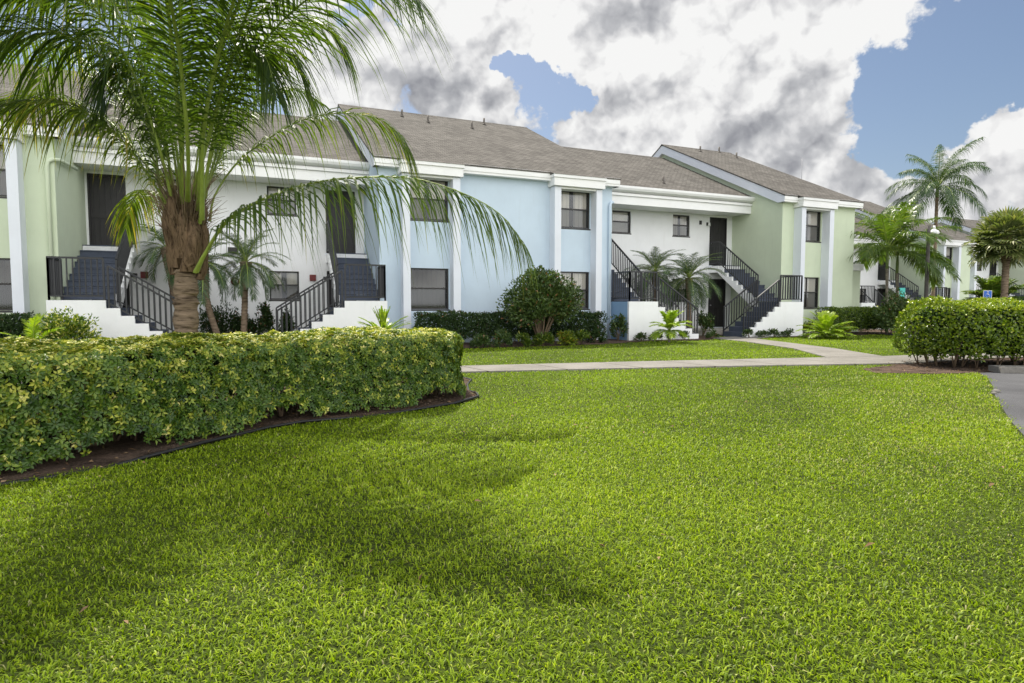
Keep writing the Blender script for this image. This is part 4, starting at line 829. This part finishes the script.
# sabal with fan leaves
def fan_mesh(name, pl, rad, leafm, nseg=26, droop=.35):
    V = []; F = []; LV = []; MI = []; mb = MB(); mb.tube([(0, 0, 0), (pl*.5, 0, .04), (pl, 0, 0)], [.02, .014, .01], 5)
    V += list(mb.v); F += [tuple(f) for f in mb.f]; MI += [1]*len(mb.f); LV += [.5]*len(V)
    for i in range(nseg):
        a = (i/(nseg-1)-.5)*4.3; c_ = math.cos(a); s_ = math.sin(a); ln = rad*(1-.18*abs(a/2.15))*random.uniform(.9, 1.08); w_ = rad*.075; fold = .10*(-1)**i
        b0 = len(V); lv = min(1, max(0, random.gauss(.5, .16)))
        for j, u in enumerate((0., .35, .7, 1.)):
            x = pl+c_*ln*u; y = s_*ln*u; z = .10*u+abs(s_)*.15*u-ln*droop*u*u*(1.+.8*random.random()*(u > .9)); ww = w_*(.25, 1., .7, .02)[j]
            V += [(x-s_*ww, y+c_*ww, z+fold*u*.3), (x+s_*ww, y-c_*ww, z)]; LV += [min(1, lv+.2*u*u)]*2
        for j in range(3): F.append((b0+2*j, b0+2*j+1, b0+2*j+3, b0+2*j+2)); MI.append(0)
    me = bpy.data.meshes.new(name); me.from_pydata(V, [], F); me.materials.append(MATS[leafm]); me.materials.append(MATS['petiole']); me.polygons.foreach_set('material_index', MI)
    a = me.attributes.new('lv', 'FLOAT', 'POINT'); a.data.foreach_set('value', LV); me.update(); return me
def fan_palm(name, label, base, top, tr, nf, pl, rad, leafm, els, trunkm='trunk', bulge=1.0, boots=True):
    root = thing(name, base, label, 'palm tree'); top = Vector(top)-Vector(base)
    if top.z > .3: rough_trunk('trunk', [(0, 0, -.05), tuple(top*.5), tuple(top)], [tr*1.05, tr, tr, tr], trunkm, root, ring=.12)
    if boots:
        mb = MB(); mb.tube([top-Vector((0, 0, .7)), top-Vector((0, 0, .45)), top-Vector((0, 0, .05)), top+Vector((0, 0, .2))], [tr*1.0, tr*1.75, tr*1.9, tr*.8], 12); mb.v = [(x+random.gauss(0, .025), y+random.gauss(0, .025), z+random.gauss(0, .02)) for x, y, z in mb.v]; mb.build('leaf_base', 'boot', root)
    lib = [fan_mesh('fan_leaf', pl*random.uniform(.8, 1.15), rad*random.uniform(.85, 1.1), leafm, droop=.12+.22*i/3) for i in range(4)]
    for i in range(nf):
        o = link('fan_leaf', random.choice(lib), root, top); el = els[0]+(els[1]-els[0])*(i+.5)/nf; o.rotation_mode = 'XYZ'
        o.rotation_euler = (random.uniform(-.5, .5), -el, i*2.399963+random.uniform(-.3, .3))
    return root
b0 = at(1004, 300, 21.5); b0.z = 0
fan_palm('cabbage_palm', 'stout brown trunked fan palm with a round shaggy crown behind the right hedge', b0, at(1007, 243, 21.5), .105, 60, .70, .62, 'sabal', (-.85, 1.5))
b0 = at(993, 302, 33); b0.z = 0
feather_palm('areca_clump', 'bushy yellow green palm clump behind the blue parking sign', 'palm tree', b0, b0+Vector((0, 0, 1.2)), .12, 70, 1.8, .7, 'areca', 'trunk', els=(.2, 1.4), curl=(.6, 1.3), n=30, wid=.08, droop=.4, fwd=.8, variants=4, r0=.02)

# ---------------------------------------------------------------- shrubs along the building
c = gy(541, -1.85)
shrub('round_shrub', 'large round dark green shrub with bare fanned branches before the blue wall', 'shrub', c, (1.3, 1.1, 1.35), 'clusia', 12000, .115, .055, stems=20, clumps=34, base=.62, lvb=.15)
for i, (px, py, r, lb, mt_) in enumerate([
    (448, 345, .36, 'leftmost croton clump at the left front of the long dark hedge', 'croton'), (480, 345.5, .36, 'dull green low bush just right of the leftmost croton clump', 'clusia'), (503, 345.5, .38, 'low bush just left of the round shrub stems', 'clusia'),
    (522, 346, .34, 'low light green bush at the left foot of the round shrub', 'areca'), (543, 346.5, .34, 'low light green bush directly below the round shrub', 'areca'), (567, 347, .36, 'low bush at the right foot of the round shrub', 'croton'),
    (578, 344, .4, 'taller light bush under the right lower window of the blue wall', 'areca'), (596, 343, .36, 'dark low bush beside the blue downspout', 'darkleaf')]):
    c = gy(px, -2.3 if px < 590 else -1.7); r *= .9; shrub('low_bush', lb, 'shrub', c, (r, r, r*1.15), mt_, 700, .10, .045, 'low bushes in the bed by the blue wall', stems=4, clumps=8, base=.02)
c = gy(618, -1.0); shrub('leggy_shrub', 'leggy dark leaved shrub against the shaded blue side of the landing', 'shrub', c, (.34, .3, .75), 'clusia', 700, .11, .05, stems=6, clumps=9, base=.1)
for px, lb in ((641, 'left of the two small bushes at the foot of the plain white landing wall'), (655, 'right of the two small bushes at the foot of the plain white landing wall')):
    c = gy(px, -1.42); shrub('low_bush', lb, 'shrub', c, (.25, .2, .24), 'clusia', 280, .09, .04, 'small bushes along the stair walls', stems=3, clumps=6, base=.0)
for px, py, lb in ((684, 340, 'small green bush right of the little yellow palm'), (762, 336.6, 'leftmost of three small bushes along the right stair wall'), (774, 336.7, 'middle of three small bushes along the right stair wall'), (788, 336.5, 'rightmost of three small bushes along the right stair wall'), (749, 336.7, 'small pale bush beside the bottom step of the right staircase'), (712, 336.5, 'small bush on the bed edge before the lower door')):
    c = gy(px, -1.45 if px > 720 or px < 700 else -1.2); shrub('low_bush', lb, 'shrub', c, (.27, .22, .27), 'clusia', 280, .09, .04, 'small bushes along the stair walls', stems=3, clumps=6, base=.0)
c = at(703, 325, 24.0); c.z = 0; shrub('leggy_shrub', 'dark upright shrub left of the open lower doorway', 'shrub', c, (.42, .35, .75), 'clusia', 900, .11, .05, stems=6, clumps=10, base=.1)
# croton and fern-like palm under the green wall window
c = gp(826, 338.5); c.z = 0
feather_palm('young_areca', 'bright yellow green feathery bush under the right green wall window', 'palm tree', c, c+Vector((0, 0, .06)), .05, 38, 1.05, .30, 'lime', 'trunk_grey', els=(.35, 1.45), curl=(.6, 1.2), n=26, wid=.045, droop=.35, fwd=.9, variants=4, r0=.012)
for px, r, lb in ((808, .36, 'leafy croton at the corner of the right stair wall'), (843, .34, 'low croton right of the bright feathery bush')):
    c = gp(px, 335.5); c.z = 0; shrub('croton', lb, 'shrub', c, (r, r, r*1.2), 'croton', 500, .11, .05, 'crotons under the right green wall', stems=4, clumps=8)
# variegated round bush in front of the far building, with pole
c = at(900, 318, 24.5); c.z = 0
shrub('variegated_bush', 'wide pale edged round bush behind the left end of the bright green hedge', 'shrub', c, (1.35, 1.0, 1.32), 'clusia', 5000, .12, .06, stems=8, clumps=26, lvb=.12, base=.1)
c = at(872, 308, 33); c.z = 0
shrub('flowering_bush', 'low pale flowering bush beyond the end of the dark wall hedge', 'shrub', c, (1.6, 1.0, 1.0), 'variegated', 2500, .13, .07, stems=6, clumps=20)
# left side: shrubs under the white wall
for px, w_, h, lb in ((210, .42, .95, 'dark upright shrub just right of the big palm trunk'), (228, .5, 1.15, 'dark tall shrub left of the shaggy date palm trunk'), (266, .36, 1.05, 'narrow dark shrub below the white wall window'), (285, .3, .85, 'dark shrub touching the foot of the stair railing'), (246, .35, .8, 'low dark shrub at the shaggy date palm trunk')):
    c = at(px, 330, 18.6); c.z = 0; shrub('upright_shrub', lb, 'shrub', c, (w_, w_*.8, h), 'darkleaf', 1500, .10, .042, 'dark shrubs along the white wall', stems=5, clumps=14)
c = at(383, 330, 15.3); c.z = 0
feather_palm('spiky_bromeliad', 'bright lime rosette plant beside the stepped white wall, left of the blue wall', 'plant', c, c+Vector((0, 0, .42)), .04, 60, .85, .12, 'lime', 'trunk_grey', els=(.15, 1.45), curl=(.3, .6), n=16, wid=.035, droop=.1, fwd=2.2, variants=3, r0=.010)
c = at(69, 328, 13.6); c.z = 0
shrub('variegated_bush', 'cream and green variegated bush in front of the left staircase wall', 'shrub', c, (.72, .6, .80), 'variegated', 4200, .085, .04, stems=7, clumps=22, lvb=.12, base=.1)
c = at(33, 330, 12.6); c.z = 0
feather_palm('young_areca', 'small upright yellow green palm left of the variegated bush', 'palm tree', c, c+Vector((0, 0, .35)), .03, 12, .80, .26, 'lime', 'trunk_grey', els=(.2, 1.5), curl=(.5, 1.0), n=18, wid=.03, droop=.3, fwd=.9, variants=3, r0=.012)

# ---------------------------------------------------------------- pole, sign, car, small things
b0 = at(925.5, 310, 25.0); b0.z = 0; tp = at(926, 226, 25.0)
root = thing('lamp_pole', b0, 'dark weathered light pole with round white lamp between the slim and tall palms', 'lamp post')
mb = MB(); mb.tube([(0, 0, 0), (0, 0, (tp.z-b0.z)*.5), (0, 0, tp.z)], [.08, .075, .065], 12); mb.build('pole', 'pole', root)
q = at(934, 233, 25.0)-b0; mb = MB(); mb.tube([(0, 0, q.z-.1), tuple(q+Vector((0, 0, -.12)))], [.025, .025], 6); mb.build('arm', 'metal_grey', root)
mb = MB(); mb.tube([tuple(q+Vector((0, 0, z))) for z in (-.17, -.12, 0, .1, .16)], [.06, .14, .2, .15, .05], 12); mb.tube([tuple(q+Vector((0, 0, .17))), tuple(q+Vector((0, 0, .30)))], [.06, .04], 8); mb.build('lamp_globe', 'lampwhite', root)
b0 = at(986, 310, 24.0); b0.z = 0
root = thing('parking_sign', b0, 'small blue and white accessible parking sign on a post above the right hedge', 'sign')
mb = MB(); mb.tube([(0, 0, 0), (0, 0, 1.75)], [.025, .025], 8); mb.build('post', 'metal_grey', root)
pq = Vector((-math.sin(YAW), -math.cos(YAW), 0)); rx = math.atan2(pq.y, pq.x)+math.pi/2
z0 = 1.25
mb = MB(); mb.box(-.17, .17, -.045, -.028, z0, z0+.56); pl_ = mb.build('sign_plate', 'signwhite', root); pl_.rotation_euler = (0, 0, rx)
mb = MB(); mb.box(-.15, .15, -.052, -.047, z0+.26, z0+.54); f_ = mb.build('blue_panel', 'signblue', pl_)
mb = MB(); 
mb.tube([(.0, -.056, z0+.505), (.0, -.053, z0+.505)], [.022, .022], 10); mb.bar((0, -.055, z0+.48), (0, -.055, z0+.40), .022, .004); mb.bar((0, -.055, z0+.40), (.05, -.055, z0+.40), .004, .02); mb.bar((.05, -.055, z0+.40), (.07, -.055, z0+.32), .02, .004)
for i in range(12):
    a0, a1 = [math.pi*(.55+1.35*(i+k)/12) for k in (0, 1)]; mb.bar((-.01+.075*math.cos(a0), -.055, z0+.37+.075*math.sin(a0)), (-.01+.075*math.cos(a1), -.055, z0+.37+.075*math.sin(a1)), .018, .004)
mb.build('wheelchair_symbol', 'signwhite', pl_)
mb = MB()
for zz_, wd in ((.20, .20), (.14, .24), (.08, .18)): mb.box(-wd/2, wd/2, -.051, -.047, z0+zz_-.012, z0+zz_+.012)
mb.build('sign_lettering', 'signblue', pl_)
# parked car beyond the hedge
def car(name, loc_, rz, label):
    root = thing(name, loc_, label, 'car'); root.rotation_euler = (0, 0, rz)
    prof = [(-2.2, .35), (-2.25, .62), (-2.1, .85), (-1.55, .95), (-1.1, 1.32), (-.6, 1.44), (.35, 1.44), (.75, 1.30), (1.25, .98), (2.0, .84), (2.22, .62), (2.2, .35)]
    V = []; cols = [(-.86, 0), (-.80, 1), (.80, 1), (.86, 0)]; n = len(prof)
    for k_, (y, t_) in enumerate([(-.70, 1), (-.88, 0), (.88, 0), (.70, 1)]):
        for x, z in prof: V.append((x, y if z > .9 or not t_ else y, z if t_ or z < .95 else .95))
    mb = MB(); F = []
    for a, b_ in ((0, 1), (2, 3), (3, 0)):
        F += [(a*n+i, a*n+i+1, b_*n+i+1, b_*n+i) for i in range(n-1)]
    F += [(n+i for i in range(n))]; F = [tuple(f) for f in F]; F += [tuple(2*n+i for i in range(n))[::-1]]
    mb.add(V, F); mb.build('body', 'carpaint', root)
    for s_ in (-1, 1):
        mb = MB(); mb.add([(-1.35, s_*.80, 1.0), (-1.0, s_*.735, 1.30), (.62, s_*.735, 1.30), (1.1, s_*.80, 1.0)], [(0, 1, 2, 3)]); mb.build('side_window', 'carglass', root)
    mb = MB(); mb.add([(1.22, -.66, 1.01), (1.22, .66, 1.01), (.80, .60, 1.30), (.80, -.60, 1.30)], [(0, 1, 2, 3)]); mb.build('windscreen', 'carglass', root)
    mb = MB(); mb.add([(-1.52, -.66, .99), (-1.52, .66, .99), (-1.14, .60, 1.31), (-1.14, -.60, 1.31)], [(3, 2, 1, 0)]); mb.build('rear_window', 'carglass', root)
    for x in (-1.35, 1.35):
        for s_ in (-1, 1):
            mb = MB(); mb.tube([(x, s_*.70, .32), (x, s_*.90, .32)], [.32, .32], 20); o = mb.build('wheel', 'tyre', root); mb = MB(); mb.tube([(x, s_*.88, .32), (x, s_*.905, .32)], [.2, .2], 14); mb.build('rim', 'chrome', o)
    for s_ in (-1, 1):
        mb = MB(); mb.box(2.12, 2.24, s_*.5, s_*.78, .62, .74); mb.build('headlight', 'lampwhite', root); mb = MB(); mb.box(-2.27, -2.18, s_*.5, s_*.78, .66, .8); mb.build('tail_light', 'red', root)
    return root
c = at(1022, 305, 29); c.z = 0.01; car('parked_car', c, R(-10), 'dark parked car just showing its roof above the right hedge')
c = at(902, 293, 35.5)
mb = MB(); mb.box(-.19, .19, -.03, .0, -.30, .30); mb.box(-.16, .16, -.04, -.031, -.26, .26); o = mb.build('teal_panel', 'teal', None, c); o.rotation_euler = (0, 0, -.2); tag(o, 'small teal panel hanging beside the far staircase behind the slim palms', 'banner')
# stones by the drive and a fallen scrap on the lawn
for i, (px, py) in enumerate(((996, 393), (994, 394.5))):
    c = gp(px, py); s_ = .05-.015*i; mb = MB(); mb.tube([(0, 0, 0), (0, .0, s_*.6), (0, 0, s_*1.1)], [s_, s_*1.1, s_*.4], 7); o = mb.build('stone', 'concrete', None, (c.x, c.y, 0)); tag(o, ('larger pale stone at the lawn edge beside the asphalt', 'smaller pale stone at the lawn edge beside the asphalt')[i], 'stone', 'stones at the lawn edge')
